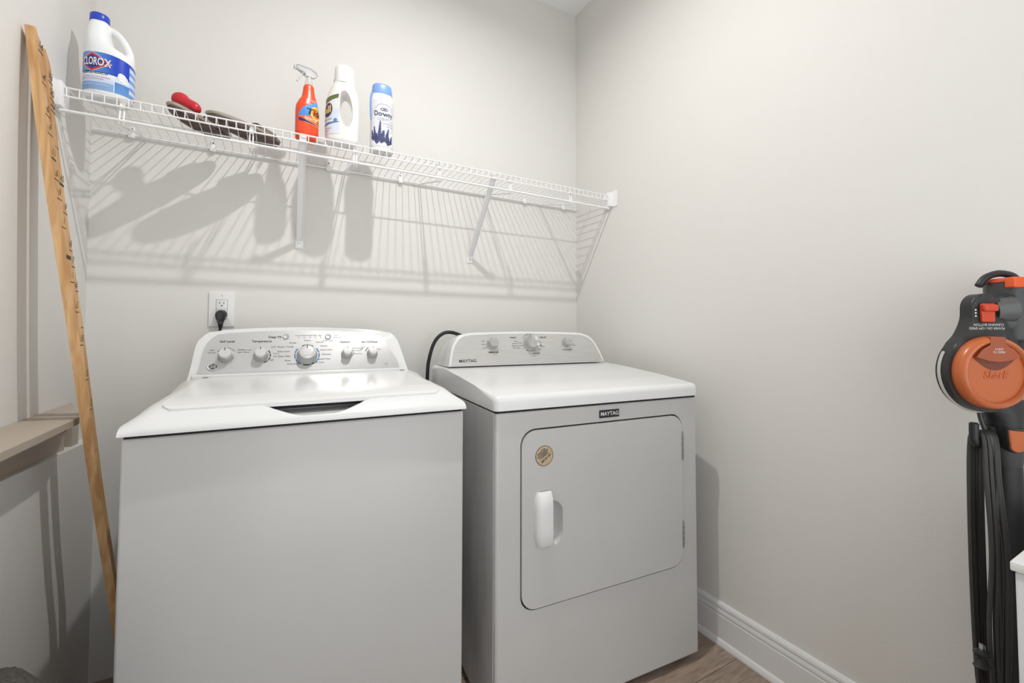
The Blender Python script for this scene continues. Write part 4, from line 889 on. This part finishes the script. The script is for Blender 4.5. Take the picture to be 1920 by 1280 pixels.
text_obj('frame_text', [('CLEANING BUTTON', 0.0065, 0.006, CZ+0.094, dict(rot=PI)), ('POWER ON / OFF SPEED', 0.0065, 0.002, CZ+0.087, dict(rot=PI))], fvt(0.0224), M_PRINTW, fb)
bm = bmesh.new()
for k in range(3): lathe(bm, [(0.0018, 0), (0.0015, 0.0008)], lambda x, y, h: (-0.0195+x, -0.0225-h, 1.125+0.006*k+y), 10)
finish('indicator_dots', bm, M_PRINTW, fb)
bm = bmesh.new(); prism(bm, rrect(-0.013, 1.112, 0.017, 1.152, 0.004, 3), fv, 0.015, 0.0228); sw0 = finish('switch_recess', bm, M_GAP, fb, smooth=False)
bm = bmesh.new(); prism(bm, rrect(-0.011, 1.113, 0.0155, 1.150, 0.003, 3), fv, 0.018, 0.027, 0.002, 3); box(bm, (-0.012, -0.034, 1.134), (0.0165, -0.024, 1.148), 0.004, 3); finish('power_switch', bm, M_VR, fb)
# motor housing: an upright drum behind the cup
HX, HY = 0.089, 0.014
cyl = lambda r0, z0_, z1_, b_: [(r0-b_, z0_), (r0, z0_+b_), (r0, z1_-b_), (r0-b_, z1_)]
bm = bmesh.new(); lathe(bm, cyl(0.036, 1.075, 1.196, 0.004), lambda x, y, h: (HX+x, HY+y, h), 56); mh = finish('motor_housing', bm, M_VG, va, angle=40)
bm = bmesh.new(); lathe(bm, [(0.0350, 1.195), (0.0340, 1.199), (0.027, 1.2035), (0.0005, 1.206)], lambda x, y, h: (HX+x, HY+y, h), 48); finish('housing_cap', bm, M_VR, mh, angle=40)
bm = bmesh.new(); box(bm, (HX-0.032, HY-0.039, 1.182), (HX+0.004, HY-0.020, 1.2035), 0.003, 3); finish('housing_latch', bm, mat('latch_orange', (226, 92, 40), 0.3), mh)
bm = bmesh.new(); tube(bm, smooth_path([(HX-0.050, HY+0.01, 1.190), (HX-0.035, HY+0.01, 1.207), (HX-0.008, HY+0.01, 1.216), (HX+0.02, HY+0.01, 1.211), (HX+0.038, HY+0.01, 1.195)], 6), 0.007, 12); finish('handle', bm, M_VB, va)
bm = bmesh.new(); tube(bm, [(0.030, -0.004, 1.137), (0.062, -0.012, 1.140)], [0.024, 0.026], 28); tube(bm, [(0.030, -0.004, 1.137), (0.072, 0.005, 1.110)], 0.020, 20); finish('pivot_boss', bm, mat('vac_mid_grey', (84, 86, 85), 0.35), va, angle=50)
bm = bmesh.new(); tube(bm, [(0.058+0.027*math.cos(math.radians(160-230*k/24)), -0.012, 1.140+0.027*math.sin(math.radians(160-230*k/24))) for k in range(25)], 0.004, 8); finish('pivot_band', bm, M_VB, va)
bm = bmesh.new(); box(bm, (0.060, 0.0, 0.96), (0.112, 0.05, 1.10), 0.015, 4); finish('rear_duct', bm, M_VB, va)
# neck and collar
def rring(x0, x1, yc, ry, zz, n=28): 
    c_ = (x0+x1)/2; r_ = (x1-x0)/2; return [(c_+r_*math.cos(2*PI*k/n), yc+ry*math.sin(2*PI*k/n), zz) for k in range(n)]
bm = bmesh.new(); loft(bm, [rring(0.006, 0.062, 0.005, 0.028, 0.904), rring(0.005, 0.063, 0.005, 0.029, 0.915), rring(-0.004, 0.070, 0.006, 0.030, 0.930), rring(-0.026, 0.082, 0.010, 0.032, 0.945), rring(-0.03, 0.083, 0.012, 0.032, 0.955)]); finish('neck', bm, M_VB, va, angle=50)
bm = bmesh.new(); loft(bm, [rring(0.012, 0.056, 0.005, 0.024, 0.826), rring(0.010, 0.058, 0.005, 0.026, 0.835), rring(0.003, 0.064, 0.005, 0.030, 0.868), rring(0.002, 0.066, 0.005, 0.031, 0.90), rring(0.003, 0.065, 0.005, 0.030, 0.9035)]); co = finish('collar', bm, M_VG, va, angle=50)
btn = [(0.006, 0.902), (0.038, 0.899), (0.039, 0.872)]+[(0.0235+0.0155*math.cos(math.radians(-k*15)), 0.872+0.014*math.sin(math.radians(-k*15))) for k in range(1, 12)]+[(0.008, 0.872)]
bm = bmesh.new(); prism(bm, [(0.0225+(a-0.0225)*1.12, 0.88+(b-0.88)*1.08) for a, b in btn], fv, 0.0, 0.0265, 0.002, 2); finish('button_surround', bm, M_GAP, co, smooth=False)
bm = bmesh.new(); prism(bm, btn, fv, 0.0, 0.0295, 0.003, 3); bb = finish('release_button', bm, M_VO, co, smooth=False); bb['label'] = 'orange release button'
bm = bmesh.new(); loft(bm, [rring(0.014, 0.060, 0.005, 0.021, zz) for zz in (0.13, 0.5, 0.828)]); finish('wand', bm, M_VB, va, angle=50)
bm = bmesh.new(); box(bm, (-0.06, -0.02, 0.0), (0.11, 0.07, 0.055), 0.015, 4); loft(bm, [rring(0.01, 0.062, 0.015, 0.026, zz) for zz in (0.04, 0.135)]); finish('floor_head', bm, M_VG, va, angle=50)
bm = bmesh.new(); tube(bm, smooth_path([(0.012, 0.0, 0.868), (-0.02, -0.002, 0.866), (-0.035, -0.004, 0.874), (-0.037, -0.004, 0.892), (-0.0365, -0.004, 0.912)], 6), [0.0075]*24+[0.005], 12); finish('cord_hook', bm, M_VB, va)
bm = bmesh.new(); tube(bm, smooth_path([(0.012, 0.0, 0.372), (-0.02, -0.002, 0.374), (-0.035, -0.004, 0.366), (-0.037, -0.004, 0.345)], 6), 0.0075, 12); finish('lower_cord_hook', bm, M_VB, va)
M_CORD = mat('vac_cord_grey', (58, 58, 57), 0.42)
bm = bmesh.new(); random.seed(11)
for k in range(5):
    xt = -0.026+0.0062*k; xo1 = random.uniform(-0.003, 0.003); f_y = -0.014-0.002*(k % 2)
    loop = [(xt, 0.0, 0.893), (xt-0.003+xo1, f_y, 0.880), (xt-0.004+xo1*2, f_y-0.004, 0.80), (xt-0.002-xo1*2+0.002*k, f_y-0.006, 0.66), (xt-0.008+0.004*k, f_y-0.003, 0.52), (xt-0.002+0.001*k, f_y, 0.40), (xt, 0.0, 0.356), (xt+0.001, 0.016, 0.40), (xt+xo1, 0.020, 0.62), (xt, 0.016, 0.86)]
    pts = smooth_path(loop+[loop[0]], 6)[:-1]; tube(bm, pts, 0.0040, 8, closed=True)
tube(bm, smooth_path([(-0.010, 0.012, 0.952), (-0.008, 0.01, 0.92), (-0.004, 0.006, 0.895)], 5), 0.0042, 8)
finish('power_cord', bm, M_CORD, va)
bm = bmesh.new(); lathe(bm, [(0.013, 0.0), (0.0145, 0.003), (0.0115, 0.006), (0.0095, 0.018), (0.0145, 0.024), (0.0155, 0.028), (0.010, 0.030)], lambda x, y, h: (-0.046+x+0.08*h, -0.024+y*0.7, 0.449+h), 20); pg = finish('cord_plug', bm, M_VB, va)
bm = bmesh.new(); box(bm, (-0.0455, -0.026, 0.478), (-0.044, -0.020, 0.492)); box(bm, (-0.0405, -0.026, 0.478), (-0.039, -0.020, 0.490)); finish('prongs', bm, M_CHROME, pg)

for o in list(va.children):
    if o.name.split('.')[0] in ('neck', 'collar', 'wand', 'floor_head', 'cord_hook', 'lower_cord_hook', 'power_cord'): o.location.x = 0.026
    if o.name.startswith('cord_plug'): o.location.x = 0.013
